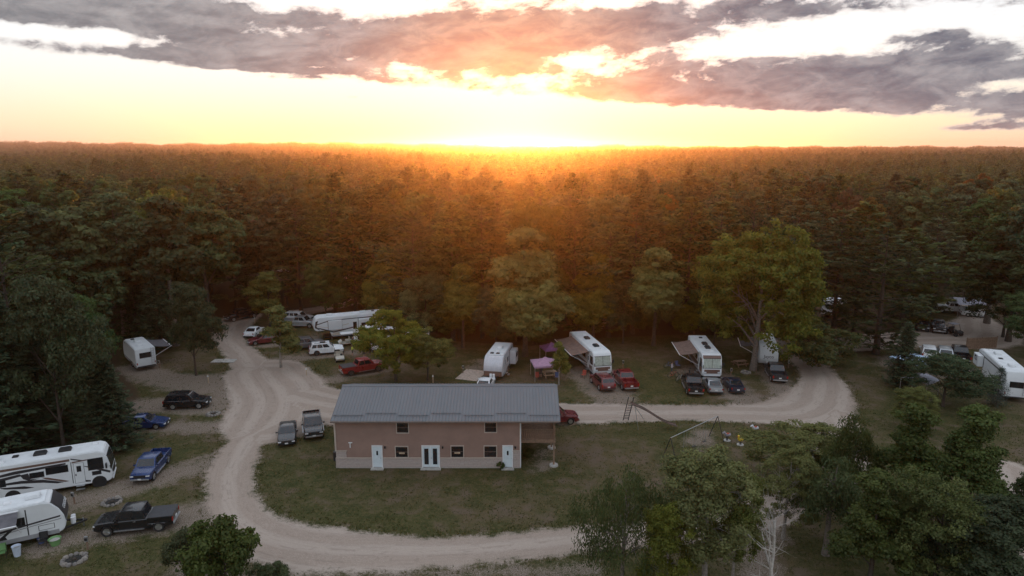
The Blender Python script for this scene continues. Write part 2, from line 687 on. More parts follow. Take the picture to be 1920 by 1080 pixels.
# ================================================================== trees
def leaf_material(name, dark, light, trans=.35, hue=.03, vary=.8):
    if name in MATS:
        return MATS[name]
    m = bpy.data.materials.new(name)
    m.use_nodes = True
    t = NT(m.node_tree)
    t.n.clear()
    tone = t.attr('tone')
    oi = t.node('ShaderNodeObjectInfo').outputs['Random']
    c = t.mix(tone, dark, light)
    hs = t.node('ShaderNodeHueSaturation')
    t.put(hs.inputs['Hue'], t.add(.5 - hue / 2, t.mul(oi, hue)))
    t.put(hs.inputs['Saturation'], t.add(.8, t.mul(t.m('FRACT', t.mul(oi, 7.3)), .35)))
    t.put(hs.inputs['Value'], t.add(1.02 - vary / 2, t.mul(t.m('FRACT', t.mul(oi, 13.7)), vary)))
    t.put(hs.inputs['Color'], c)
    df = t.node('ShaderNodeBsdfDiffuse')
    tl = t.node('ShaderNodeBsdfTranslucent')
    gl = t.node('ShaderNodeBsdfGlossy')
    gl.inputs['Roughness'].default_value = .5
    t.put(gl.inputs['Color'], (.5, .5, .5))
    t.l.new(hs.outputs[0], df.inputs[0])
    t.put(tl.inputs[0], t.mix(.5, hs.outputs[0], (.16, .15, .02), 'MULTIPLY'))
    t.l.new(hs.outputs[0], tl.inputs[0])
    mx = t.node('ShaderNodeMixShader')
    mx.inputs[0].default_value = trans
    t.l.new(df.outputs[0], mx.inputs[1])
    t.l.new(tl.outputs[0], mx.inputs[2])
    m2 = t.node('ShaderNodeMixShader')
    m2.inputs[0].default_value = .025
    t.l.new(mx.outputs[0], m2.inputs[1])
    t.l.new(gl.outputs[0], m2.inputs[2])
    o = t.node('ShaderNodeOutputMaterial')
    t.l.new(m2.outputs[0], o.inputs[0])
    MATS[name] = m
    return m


BARK = mat('bark_brown', (.060, .045, .034), .9, var=.4, scale=6, bump=.6)
BARK_GREY = mat('bark_grey', (.15, .125, .105), .9, var=.35, scale=6, bump=.6)
BARK_PALE = mat('bark_pale', (.26, .23, .20), .85, var=.3, scale=5, bump=.4)
L_PINE = leaf_material('needles_pine', (.018, .034, .014), (.140, .172, .062), .3, .04)
L_SPRUCE = leaf_material('needles_spruce', (.016, .032, .018), (.100, .135, .070), .25)
L_BLUE = leaf_material('needles_blue_spruce', (.05, .07, .06), (.12, .15, .13), .15)
L_OAK = leaf_material('leaves_oak', (.020, .038, .014), (.130, .175, .055), .38, .07)
L_MAPLE = leaf_material('leaves_maple', (.036, .054, .014), (.165, .190, .046), .42, .05)
L_BIRCH = leaf_material('leaves_birch', (.070, .085, .018), (.255, .27, .062), .42, .02, .25)
L_WILLOW = leaf_material('leaves_willow', (.038, .054, .016), (.145, .172, .054), .4, .03, .4)
L_POPLAR = leaf_material('leaves_poplar', (.026, .048, .018), (.125, .180, .062), .4)
L_AUTUMN = leaf_material('leaves_turning', (.07, .045, .016), (.17, .10, .034), .4, .03)


def unit(v):
    return v / (np.linalg.norm(v, axis=-1, keepdims=True) + 1e-9)


def quads_from(c, d_, n_, ln, wd):
    """rhombus leaves: centre, long axis, normal, length, width"""
    s = unit(np.cross(n_, d_))
    ln = np.asarray(ln)[:, None]
    wd = np.asarray(wd)[:, None]
    V = np.stack([c - d_ * ln / 2, c + s * wd / 2, c + d_ * ln / 2, c - s * wd / 2], 1).reshape(-1, 3)
    Q = np.arange(len(V)).reshape(-1, 4)
    return V, Q


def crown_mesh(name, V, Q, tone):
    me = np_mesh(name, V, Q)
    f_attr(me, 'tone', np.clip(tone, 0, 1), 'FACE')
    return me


def broadleaf(name, h, r, base, seed, clumps, per, leaf, lobes=16, shape='round', limbs=12, droop=0.0, gap=.15, trunk_r=None):
    """returns (wood mesh, crown mesh) of a broad-leaved tree standing at the origin"""
    g = np.random.default_rng(seed)
    rz = (h - base) / 2
    cz = base + rz
    # lobes: uneven bosses of foliage that make up the crown
    LC, LR = [], []
    for i in range(lobes):
        for _ in range(30):
            dv = unit(g.normal(size=3))
            if shape == 'column':
                dv = unit(dv * np.array([1, 1, 1.4]))
            if dv[2] > -.75:
                break
        k = g.uniform(.45, .78)
        zz = dv[2] * k
        rr = r
        if shape == 'cone':
            rr = r * np.clip(1.05 - (zz + .8) / 1.9, .22, 1)
        elif shape == 'vase':
            rr = r * np.clip(.55 + (zz + .8) * .4, .4, 1.05)
        LC.append([dv[0] * k * rr, dv[1] * k * rr, cz + zz * rz])
        LR.append(g.uniform(.30, .50) * min(rr * 1.05, rz))
    LC.append([0, 0, h - .34 * rz])
    LR.append(.34 * min(r, rz))
    LC, LR = np.array(LC), np.array(LR)
    per = int(per * 3.4)
    clumps = int(clumps / 3.4)
    which = g.choice(len(LR), clumps, p=LR ** 2 / np.sum(LR ** 2))
    dv = unit(g.normal(size=(clumps, 3)) + np.array([0, 0, .30]))
    out = unit(LC[which] - np.array([0, 0, cz - .3 * rz]))
    dv = unit(dv + out * .55)
    cc = LC[which] + dv * (LR[which] * g.uniform(.60, 1.06, clumps))[:, None]
    keep = g.random(clumps) > gap
    cc, dv, which = cc[keep], dv[keep], which[keep]
    cr = g.uniform(.55, 1.05, len(cc)) * (r / 4.5) ** .55
    ci = np.repeat(np.arange(len(cc)), per)
    # leaves sit on the upper shell of every puff of foliage, facing outwards
    od = unit(g.normal(size=(len(ci), 3)) + np.array([0, 0, .55]) + dv[ci] * .35)
    P = cc[ci] + od * (cr[ci] * g.uniform(.35, 1.05, len(ci)) * (1 + .25 * (g.random(len(ci)) < .1)))[:, None] * np.array([1, 1, .62])
    if droop:
        fall = np.abs(g.normal(size=len(ci))) * droop
        P[:, 2] -= fall
        P[:, :2] += unit(cc[ci][:, :2]) * (fall * .12)[:, None]
    nn = unit(g.normal(size=(len(ci), 3)) * .55 + np.array([0, 0, .35]) + od)
    dd = unit(np.cross(nn, g.normal(size=(len(ci), 3))))
    if droop:
        dd = unit(dd * .5 + np.array([0, 0, -1.0]))
        nn = unit(np.cross(dd, g.normal(size=(len(ci), 3))))
    sz = leaf * g.uniform(.6, 1.35, len(ci))
    V, Q = quads_from(P, dd, nn, sz * (1.25 if not droop else 1.9), sz * (.8 if not droop else .5))
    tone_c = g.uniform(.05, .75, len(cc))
    tone = tone_c[ci] * .55 + g.random(len(ci)) * .25 + .25 * np.clip(od[:, 2], 0, 1)  # upward leaves get a lighter tone: light from above painted into the crown
    V[:, 2] = np.maximum(V[:, 2], .15)
    cm = crown_mesh(name + '_crown', V, Q, tone)
    # trunk and limbs
    w_ = MB()
    tr = trunk_r or h * .017
    lean = g.normal(size=2) * h * .012
    top = base + (h - base) * .72
    pts = []
    for i in range(8):
        t = i / 7
        pts.append((lean[0] * t * t + math.sin(t * 5 + seed) * .12 * t, lean[1] * t * t + math.cos(t * 4 + seed) * .12 * t, t * top - (.15 if i == 0 else 0)))
    w_.tube(pts, [tr * (1.25 if i == 0 else 1 - .78 * i / 7) for i in range(8)], 8)
    order = g.permutation(len(LR))[:limbs]
    for i in order:
        tgt = Vector(LC[i])
        z0 = min(max(tgt.z - tgt.xy.length * g.uniform(.6, 1.0), base * .8), top * .95)
        k = z0 / top * 7
        a = Vector(pts[int(min(k, 6))]).lerp(Vector(pts[int(min(k, 6)) + 1]), k - int(min(k, 6)))
        mid = a.lerp(tgt, .5) + Vector((0, 0, (tgt - a).length * .10))
        r0 = tr * .45 * (1 - .5 * z0 / top)
        w_.tube([a, a.lerp(mid, .5), mid, mid.lerp(tgt, .55) + Vector((0, 0, .1)), tgt], [r0, r0 * .8, r0 * .6, r0 * .4, r0 * .15], 5)
        for _ in range(3):
            e = tgt + Vector(unit(g.normal(size=3)) * LR[i] * .9)
            if e.z < a.z:
                e.z = a.z + .2
            w_.tube([mid, mid.lerp(e, .5) + Vector((0, 0, .12)), e], [r0 * .38, r0 * .25, r0 * .07], 4)
    return w_.mesh(name + '_trunk', 60), cm


def conifer(name, h, r, base, seed, kind='pine', step=1.35, per=(5, 7), tufts=17, needles=9, nl=.56, nw=.20):
    g = np.random.default_rng(seed)
    w_ = MB()
    lean = g.normal(size=2) * h * .006

    def tp(z):
        t = z / h
        return Vector((lean[0] * t * t, lean[1] * t * t, z))
    tr = h * .0135
    zs = np.linspace(0, h, 10)
    w_.tube([tp(z) - Vector((0, 0, .15 if z == 0 else 0)) for z in zs], [tr * (1.2 if z == 0 else max(.06, 1 - z / h)) for z in zs], 8)
    C, D, Nn, Ln, Wd, T = [], [], [], [], [], []
    z = base
    while z < h - .25:
        t = (z - base) / (h - base)
        if kind == 'pine':
            prof = (.62 + .38 * math.sin(min(t * 1.6, 1) * math.pi * .5)) * (1 - max(0, (t - .35) / .65) ** 2.1) + .06
            prof *= g.uniform(.72, 1.12)
            ang0 = .10 + .45 * t
        else:
            prof = (1 - t) ** .85 + .03
            prof *= g.uniform(.88, 1.08)
            ang0 = -.22 + .7 * t
        nb = int(g.integers(per[0], per[1] + 1))
        a0 = g.uniform(0, 6.28)
        for b in range(nb):
            if kind == 'pine' and g.random() < .14:
                continue
            az_ = a0 + 6.283 * b / nb + g.normal() * .22
            L = r * prof * g.uniform(.62, 1.14)
            if L < .25:
                L = .25
            dirh = np.array([math.cos(az_), math.sin(az_), 0.0])
            o = np.array(tp(z + g.normal() * .12))
            ss_ = np.linspace(0, 1, 5)
            curve = .30 if kind == 'pine' else .34
            pts = [o + dirh * L * s + np.array([0, 0, 1.0]) * L * (math.tan(ang0) * s * (1 - .55 * s) + (curve * s * s * (.25 if kind == 'pine' else .6))) for s in ss_]
            rr = tr * .26 * (1 - .6 * t)
            w_.tube(pts, [rr * (1 - .85 * s) + .004 for s in ss_], 4)
            nt = max(3, int(tufts * (.35 + .65 * L / r)))
            s0 = .30 if kind == 'pine' else .12
            for k in range(nt):
                s = s0 + (1 - s0) * (k + g.random()) / nt
                i = min(int(s * 4), 3)
                p = pts[i] + (pts[i + 1] - pts[i]) * (s * 4 - i)
                side = np.array([-dirh[1], dirh[0], 0])
                spread = L * (.34 if kind == 'pine' else .30) * (1.08 - s * .75)
                p = p + side * g.uniform(-1, 1) * spread + np.array([0, 0, g.normal() * .07])
                nk = needles
                dd = unit(dirh * .9 + side * g.normal(size=(nk, 1)) * .8 + np.array([0, 0, 1]) * (g.normal(size=(nk, 1)) * .32 + (.22 if kind == 'pine' else -.06)))
                C.append(p + dd * nl * .35 + g.normal(size=(nk, 3)) * (.13 if kind == 'pine' else .10))
                D.append(dd)
                Nn.append(unit(g.normal(size=(nk, 3)) * .55 + np.array([0, 0, 1])))
                Ln.append(nl * g.uniform(.7, 1.3, nk))
                Wd.append(nw * g.uniform(.8, 1.5, nk))
                T.append(np.clip(.15 + .55 * s + g.normal() * .15 + g.normal(size=nk) * .1, 0, 1))  # needles near the trunk are darker: shade inside the crown put into the colour
        z += step * g.uniform(.75, 1.25) * (1 - .35 * t)
    # leader
    nk = 30
    dd = unit(g.normal(size=(nk, 3)) + np.array([0, 0, 1.2]))
    C.append(np.array(tp(h - .3)) + g.normal(size=(nk, 3)) * np.array([.1, .1, .22]))
    D.append(dd)
    Nn.append(unit(g.normal(size=(nk, 3))))
    Ln.append(np.full(nk, nl))
    Wd.append(np.full(nk, nw * 1.2))
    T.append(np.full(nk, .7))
    V, Q = quads_from(np.concatenate(C), np.concatenate(D), np.concatenate(Nn), np.concatenate(Ln), np.concatenate(Wd))
    return w_.mesh(name + '_trunk', 60), crown_mesh(name + '_crown', V, Q, np.concatenate(T))


def bare(name, h, seed):
    g = np.random.default_rng(seed)
    w_ = MB()

    def grow(p, dv, L, r, depth):
        pts, rad = [p], [r]
        n = 5
        for i in range(n):
            dv = (dv + Vector(g.normal(size=3)) * .13 + Vector((0, 0, .05))).normalized()
            p = p + dv * L / n
            pts.append(p)
            rad.append(r * (1 - .7 * (i + 1) / n))
        w_.tube(pts, rad, 5 if depth < 2 else 4)
        if depth < 3:
            for k in range((7, 5, 3)[depth]):
                i = int(g.integers(1, n + 1))
                nd = (dv + Vector(g.normal(size=3)) * .75 + Vector((0, 0, .25))).normalized()
                grow(pts[i], nd, L * g.uniform(.35, .6), rad[i] * .55, depth + 1)
    grow(Vector((0, 0, -.1)), Vector((.05, 0, 1)), h * .62, h * .017, 0)
    grow(Vector((.25, .1, -.1)), Vector((.25, .1, 1)), h * .5, h * .010, 0)
    return w_.mesh(name + '_trunk', 60)


PROTO = {}


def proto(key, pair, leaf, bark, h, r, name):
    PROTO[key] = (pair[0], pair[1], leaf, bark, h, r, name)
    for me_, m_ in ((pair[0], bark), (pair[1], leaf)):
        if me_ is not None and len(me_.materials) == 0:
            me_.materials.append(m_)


# near kinds, many small leaves
proto('oak1', broadleaf('oak', 20, 5.2, 4.5, 11, 1000, 26, .46, 22), L_OAK, BARK, 20, 5.2, 'oak_tree')
proto('oak2', broadleaf('oak', 19, 4.6, 5.0, 12, 900, 26, .46, 18), L_OAK, BARK, 19, 4.6, 'oak_tree')
proto('oak3', broadleaf('oak', 21, 4.2, 5.5, 13, 900, 26, .46, 20, 'cone'), L_OAK, BARK_GREY, 21, 4.2, 'oak_tree')
proto('maple1', broadleaf('maple', 17, 5.4, 2.2, 21, 1400, 26, .38, 24, 'cone'), L_BIRCH, BARK, 17, 5.4, 'maple_tree')
proto('maple2', broadleaf('maple', 18, 4.6, 4.0, 22, 900, 22, .32, 20), L_MAPLE, BARK, 18, 4.6, 'maple_tree')
proto('turn1', broadleaf('turning', 18, 4.6, 4.0, 23, 800, 22, .32, 20), L_AUTUMN, BARK, 18, 4.6, 'turning_tree')
proto('poplar1', broadleaf('poplar', 22, 3.4, 5.5, 31, 800, 22, .32, 20, 'column'), L_POPLAR, BARK_GREY, 22, 3.4, 'poplar_tree')
proto('cottonwood', broadleaf('cottonwood', 19.5, 8.0, 1.8, 33, 2500, 26, .32, 42, 'round', 14, gap=.2, trunk_r=.45), L_BIRCH, BARK_GREY, 19.5, 8.0, 'cottonwood_tree')
proto('ash', broadleaf('ash', 10, 3.6, .9, 41, 900, 34, .21, 18), L_BIRCH, BARK, 10, 3.6, 'ash_tree')
proto('birch', broadleaf('birch', 13, 3.6, 2.0, 42, 1000, 38, .16, 20, 'round', 14, gap=.25), L_BIRCH, BARK_PALE, 13, 3.6, 'birch_tree')
proto('sapling', broadleaf('sapling', 6, 1.6, 1.1, 43, 420, 26, .17, 12, 'cone', gap=.2), L_BIRCH, BARK_PALE, 6, 1.6, 'young_tree')
proto('columnar', broadleaf('columnar', 9, 1.9, .5, 44, 700, 28, .18, 14, 'column'), L_MAPLE, BARK, 9, 1.9, 'columnar_tree')
proto('willow', broadleaf('willow', 14, 4.2, 2.5, 45, 620, 34, .16, 24, 'round', 16, droop=.85, gap=.25), L_WILLOW, BARK_GREY, 14, 4.2, 'willow_tree')
proto('willow2', broadleaf('willow', 13, 2.8, 2.0, 46, 460, 34, .16, 18, 'cone', 14, droop=.9, gap=.25), L_WILLOW, BARK_GREY, 13, 2.8, 'willow_tree')
proto('darktree', broadleaf('darktree', 14, 5.0, 2.0, 49, 1300, 34, .21, 26), L_WILLOW, BARK, 14, 5.0, 'leafy_tree')
proto('slimtree', broadleaf('slimtree', 14, 3.3, 1.2, 50, 1000, 34, .21, 24, 'cone'), L_WILLOW, BARK, 14, 3.3, 'leafy_tree')
proto('bush', broadleaf('bush', 4, 2.2, .25, 47, 420, 34, .15, 12), L_WILLOW, BARK, 4, 2.2, 'shrub')
proto('locust', broadleaf('locust', 11, 4.4, 1.6, 48, 1000, 36, .19, 20), L_POPLAR, BARK, 11, 4.4, 'locust_tree')
proto('pine1', conifer('pine', 22, 5.0, 2.2, 51), L_PINE, BARK, 22, 4.6, 'pine_tree')
proto('pine2', conifer('pine', 21, 4.4, 3.5, 52), L_PINE, BARK, 21, 4.0, 'pine_tree')
proto('pine3', conifer('pine', 23, 5.4, 1.8, 53, tufts=10), L_PINE, BARK, 23, 5.0, 'pine_tree')
proto('spruce1', conifer('spruce', 16, 3.6, .6, 61, 'spruce', .46, (6, 8), 10, 9, .40, .13), L_SPRUCE, BARK, 16, 3.6, 'spruce_tree')
proto('spruce2', conifer('spruce', 10, 2.7, .4, 62, 'spruce', .42, (6, 8), 10, 9, .34, .11), L_SPRUCE, BARK, 10, 2.7, 'spruce_tree')
proto('blue', conifer('bluespruce', 5, 1.7, .2, 63, 'spruce', .30, (6, 8), 7, 7, .17, .045), L_BLUE, BARK, 5, 1.7, 'blue_spruce')
BARK_DEAD = mat('bark_dead', (.50, .46, .42), .85, var=.2, scale=5)
proto('dead', (bare('dead', 11, 71), None), None, BARK_DEAD, 11, 2.5, 'dead_tree')

TREES = []       # (x, y, r) of every tree standing


def plant(key, x, y, h, rad, label, cat='tree', group=None, rz=None, lean=(0, 0)):
    tm, cm, lf, bk, ph, pr, nm = PROTO[key]
    o = empty(nm, (x, y, 0), random.uniform(0, 6.28) if rz is None else rz, label, cat, group)
    o.rotation_euler = (lean[0], lean[1], o.rotation_euler.z)
    o.scale = (rad / pr, rad / pr, h / ph)
    link('trunk', tm, None, o)
    if cm is not None:
        link('crown', cm, None, o)
    TREES.append((x, y, rad))
    return o


def plant_px(key, bx, by, top, wpx, label, **kw):
    x, y = G(bx, by)
    e = ray(bx, top)
    h = CAM_H + e[2] * (y / e[1])
    dd = y * math.cos(PITCH) + CAM_H * math.sin(PITCH)
    return plant(key, x, y, h, wpx / 2 * dd / F, label, **kw)


# --- trees one can point at
K = plant_px
K('spruce1', 25, 856, 552, 230, 'broad dark spruce behind the long swooshed motorhome')
K('locust', 122, 852, 540, 170, 'dark leafy tree towering behind the swooshed motorhome front')
K('spruce1', 212, 838, 672, 128, 'dark spruce beside the half hidden blue car')
K('spruce2', -70, 850, 590, 220, 'dark spruce behind the rear of the long motorhome')
K('spruce1', 85, 820, 575, 170, 'tall dark spruce crowded between the trees behind the motorhome')
K('spruce1', 178, 785, 600, 116, 'slim dark spruce left of the parked black suv')
K('locust', 160, 735, 560, 112, 'dense dark tree left of the white trailer with side awning')
K('spruce2', 303, 655, 494, 92, 'blue green spruce behind the white trailer with side awning')
K('locust', 368, 704, 540, 100, 'bright green tree on the grass by the concrete pad')
K('columnar', 506, 612, 508, 66, 'rounded columnar tree at the bend of the wood road')
K('sapling', 527, 690, 572, 74, 'young pale leaved tree standing on the lawn near the maroon car')
K('ash', 742, 716, 578, 112, 'leafy green tree behind the long roof, next to the red pickup')
K('ash', 802, 713, 612, 84, 'yellow green tree behind the long roof, left of the silver trailer')
K('maple1', 985, 668, 425, 205, 'big broad maple behind the pink canopy tent')
K('sapling', 1048, 722, 640, 40, 'thin young tree at the corner of the metal roof')
K('maple1', 1225, 648, 462, 150, 'rounded light tree between the two motorhomes with awnings')
K('cottonwood', 1412, 694, 432, 212, 'huge yellow green cottonwood with a thick pale leaning trunk', rz=.6, lean=(0, .06))
K('locust', 1338, 655, 515, 80, 'small dark tree right of the motorhome with brown front')
K('bush', 1535, 688, 612, 120, 'bushy tree at the bend of the gravel road')
K('pine3', 1642, 664, 420, 190, 'tall layered pine right of the gravel road bend')
K('spruce2', 1690, 722, 604, 76, 'dark upright conifer beside the blue canopy tent')
K('locust', 1768, 762, 672, 140, 'light green tree in front of the dark parked trucks')
K('birch', 1712, 806, 722, 84, 'yellowish birch below the grey tarpaulin')
K('blue', 1868, 760, 688, 52, 'small blue spruce in front of the fifth wheel trailer')
K('birch', 1490, 915, 790, 180, 'light green rounded birch at the edge of the playground')
K('willow2', 1590, 960, 760, 130, 'dark slender willow at the road corner beyond the playground')
K('slimtree', 1808, 985, 748, 165, 'tall dark tree beside the grey sand patch')
K('slimtree', 1692, 985, 745, 150, 'tall dark tree right of the slender willow')
K('slimtree', 1625, 1125, 872, 160, 'dark leafy tree just right of the bare dead tree')
K('darktree', 1745, 1140, 890, 180, 'round dark tree in front of the tall dark trees')
K('birch', 1372, 1100, 872, 100, 'slim yellow green birch beside the bare dead tree')
K('willow2', 1548, 1040, 850, 170, 'drooping dark tree behind the bare dead tree')
K('locust', 1850, 1160, 962, 260, 'fresh green tree beside the grey sand patch')
K('willow', 1165, 1125, 858, 175, 'weeping birch with drooping twigs at the lower lawn edge')
K('birch', 1320, 1110, 828, 200, 'yellow green birch with pale stems below the swing set')
K('birch', 1248, 1150, 935, 110, 'small birch tree between weeping birch and yellow green birch')
K('dead', 1448, 1125, 885, 130, 'bare pale dead tree with thin branches')
K('bush', 425, 1120, 978, 150, 'dark leafy shrub beside the lower road bend')
K('bush', 505, 1110, 1062, 70, 'low shrub at the lower road edge')
K('bush', 350, 1090, 1000, 80, 'yellowish weeds and brush beside the dark leafy shrub')
K('locust', 1925, 1020, 905, 90, 'dark bough of a tree over the grey sand patch')
K('birch', 1468, 1010, 838, 120, 'bushy birch hiding the lower road corner')
K('maple1', 868, 652, 492, 118, 'leafy light tree behind the gap between half hidden trailer and silver trailer')
K('locust', 930, 660, 545, 84, 'small dense tree left behind the silver fronted trailer')
K('maple1', 1112, 640, 472, 120, 'leafy light tree behind the white fronted motorhome')
K('locust', 1168, 645, 530, 84, 'small green tree right of the white fronted motorhome')
K('ash', 1300, 640, 548, 80, 'small yellow green tree behind the tan motorhome')
K('ash', 1485, 656, 572, 74, 'small yellow green tree beside the trailer behind the cottonwood')
K('locust', 612, 604, 498, 84, 'green tree behind the front of the long fifth wheel trailer')
K('maple1', 728, 606, 462, 110, 'light leafy tree behind the rear of the long fifth wheel trailer')
K('locust', 800, 650, 520, 96, 'green tree right behind the half hidden fifth wheel trailer')
# tall edge of the wood
EDGE = ['big dark oak behind the rear of the long swooshed motorhome', 'pale slender poplar rising behind the spruces left of the white trailer', 'dark oak between the two pale poplars',
        'tallest pale poplar with a bright top, above the white trailer with side awning', 'narrow crowned dark oak behind the blue green spruce', 'spreading dark oak beside the mouth of the wood road',
        'wide layered pine standing over the mouth of the wood road', 'lower dark oak in front of the pale slender poplar', 'lower dark oak left of the white trailer with side awning',
        'dark spruce in the wood edge directly behind the white trailer with side awning', 'pine directly behind the columnar tree', 'broad pine behind the front of the long fifth wheel trailer',
        'pine behind the rear of the long fifth wheel trailer', 'lower pine over the middle of the long fifth wheel trailer', 'broad pine behind the half hidden fifth wheel trailer', 'pine between the half hidden trailer and the silver fronted trailer',
        'slim pine behind the silver fronted trailer', 'pine behind the white fronted motorhome', 'lower broad pine beside the rear of the white fronted motorhome', 'slim pine left of the rounded light tree between the motorhomes',
        'pine right behind the rounded light tree between the motorhomes', 'slim pine behind the tan motorhome', 'tall pine left of and behind the huge cottonwood', 'pine right behind the huge cottonwood crown',
        'broad pine left of the tall layered pine at the road bend', 'lower pine right of the tall layered pine at the road bend', 'slim pine close behind the tall layered pine at the road bend',
        'pine left of the camping pocket with the open canopy', 'dark oak behind the big white fifth wheel trailer', 'slender pale poplar beyond the big white fifth wheel trailer', 'narrow dark oak right of the open canopy pocket',
        'bushy locust overhanging the side road beyond the board fence', 'large dark oak at the far side of the big white fifth wheel trailer', 'low bushy locust hugging the big white fifth wheel trailer']
for i, (k, bx, by, top, wp) in enumerate([
        ('oak1', -10, 690, 372, 190), ('poplar1', 92, 668, 372, 130), ('oak2', 165, 650, 382, 150), ('poplar1', 236, 634, 344, 104), ('oak3', 330, 648, 356, 150),
        ('oak1', 395, 622, 372, 150), ('pine1', 445, 578, 356, 140), ('oak2', 60, 720, 470, 160), ('oak1', 165, 690, 475, 130), ('spruce1', 258, 632, 470, 100),
        ('pine2', 565, 588, 372, 110), ('pine3', 630, 588, 362, 130), ('pine1', 705, 592, 356, 140), ('pine2', 668, 596, 400, 110), ('pine3', 780, 640, 395, 170), ('pine1', 850, 640, 380, 150), ('pine2', 905, 634, 366, 130),
        ('pine1', 1075, 634, 378, 150), ('pine3', 1140, 632, 420, 150), ('pine2', 1185, 626, 366, 130), ('pine1', 1285, 626, 372, 140), ('pine2', 1340, 622, 380, 130),
        ('pine3', 1400, 622, 366, 140), ('pine1', 1480, 626, 376, 150), ('pine3', 1560, 632, 392, 150), ('pine1', 1690, 612, 430, 150), ('pine2', 1600, 630, 384, 130),
        ('pine3', 1740, 590, 408, 140), ('oak1', 1890, 640, 440, 150), ('poplar1', 1895, 612, 368, 110), ('oak3', 1850, 606, 392, 120), ('locust', 1880, 632, 520, 130),
        ('oak2', 1960, 650, 380, 170), ('locust', 1925, 668, 560, 110)]):
    K(k, bx, by, top, wp, EDGE[i], group='trees at the edge of the wood')

# --- the wood behind: individual trees to about 215 m, then one mass
KEEP = [(250, 715, 10), (235, 668, 8), (1500, 600, 14), (540, 510, 12), (655, 520, 9), (1800, 575, 22), (1310, 500, 7), (1560, 575, 14)]        # pixel, pixel, radius: camping pockets
KEEPW = [(*G(a, b), r_) for a, b, r_ in KEEP]


def free(x, y, gap):
    if in_clear(np.array([x]), np.array([y]))[0]:
        return False
    if any((x - a) ** 2 + (y - b) ** 2 < r_ * r_ for a, b, r_ in KEEPW):
        return False
    return True


cand = []
y = 60.0
while y < 205:
    x = -y * .86
    while x < y * .86:
        cand.append((x + random.uniform(-2.6, 2.6), y + random.uniform(-2.6, 2.6)))
        x += 7.0 + max(0, y - 130) * .014
    y += 6.6 + max(0, y - 130) * .014
lsd, _ = field(ROADS[:4], np.array([c[0] for c in cand]), np.array([c[1] for c in cand]))
count = 0


def WHERE(x, y):
    a_ = math.degrees(math.atan2(x, y))
    z_ = 'in the wood left of the wood road' if a_ < -20 else 'in the wood behind the fifth wheel trailers' if a_ < -6 else 'in the wood behind the big maple and pink canopy' if a_ < 5 else 'in the wood behind the two motorhomes' if a_ < 16 else 'in the wood around the side road'
    return (' near campsites ' if y < 140 else ' deep ' if y > 172 else ' midway ') + z_


for (x, y), s in zip(cand, lsd):
    if s > -2.0 or not free(x, y, 3):
        continue
    if any((x - a) ** 2 + (y - b) ** 2 < 9 for a, b, _ in TREES):
        continue
    px, py = PX(x, y, 20)
    bpx, bpy_ = PX(x, y, 0)
    if 120 < bpx < 330 and 636 < bpy_ < 870:          # the pitch of the white trailer is open
        continue
    if px < -140 or px > 2060:
        continue
    azd = math.degrees(math.atan2(x, y))
    u = random.random()
    pinep = .18 if azd < -16 else (.58 if azd < 24 else .45)
    if u < pinep:
        k = random.choice(['pine1', 'pine2', 'pine3'])
    elif u < pinep + .05:
        k = 'turn1'
    else:
        k = random.choice(['oak1', 'oak2', 'oak3', 'oak1', 'oak2', 'maple2', 'poplar1'])
    nm = {'p': 'tall pine', 'o': 'dark green oak', 't': 'rust coloured tree', 'm': 'green maple'}[k[0]]
    if k[:3] == 'pop':
        nm = 'slender poplar'
    h = random.uniform(14.5, 23.5) * (1.06 if k[0] == 'p' else 1.0)
    plant(k, x, y, h, PROTO[k][5] * random.uniform(.8, 1.25), nm + WHERE(x, y), group='trees of the wood behind the campground')
    count += 1
print('wood trees', count, 'total', len(TREES))

# undergrowth along the edge of the wood
ub = []
for i in range(len(CLEAR) - 1):
    (ax, ay), (bx, by) = CLEARW[i], CLEARW[i + 1]
    if i < 7 or i > 25:
        continue
    L_ = math.hypot(bx - ax, by - ay)
    for k in range(int(L_ / 4.2)):
        u = (k + random.random()) / (L_ / 4.2)
        ub.append((ax + (bx - ax) * u + random.uniform(-1.2, 1.2), ay + (by - ay) * u + random.uniform(.4, 3.5)))
us, _ = field(ROADS, np.array([p[0] for p in ub]), np.array([p[1] for p in ub]))
for (x, y), s in zip(ub, us):
    if s < -1.8 and y < 140:
        plant('bush', x, y, random.uniform(1.8, 5.0), random.uniform(1.4, 2.7), 'low leafy undergrowth shrub along the edge of the wood', 'shrub', 'undergrowth along the wood edge')
# --- far woodland: one mass of low-detail trees
FAR = []
for i, (pair, lf, bk) in enumerate([
        (broadleaf('far_oak', 18, 5.8, 4, 101, 150, 12, 1.0, 14, limbs=2), L_OAK, BARK),
        (broadleaf('far_oak', 17, 5.4, 4, 102, 140, 12, 1.0, 12, limbs=2), L_OAK, BARK),
        (broadleaf('far_turning', 17, 4.4, 4, 103, 140, 12, 1.0, 12, limbs=2), L_AUTUMN, BARK),
        (conifer('far_pine', 22, 4.2, 4, 104, 'pine', 1.3, (4, 5), 6, 4, .7, .26), L_PINE, BARK),
        (conifer('far_pine', 21, 4.4, 4, 105, 'pine', 1.3, (4, 5), 6, 4, .7, .26), L_PINE, BARK),
        (broadleaf('far_maple', 17, 5.8, 4, 106, 150, 12, 1.0, 14, limbs=2), L_MAPLE, BARK)]):
    o = bpy.data.objects.new('far_tree', pair[1])
    pair[1].materials.append(lf)
    FAR.append(o)
pts = []
y = 200.0
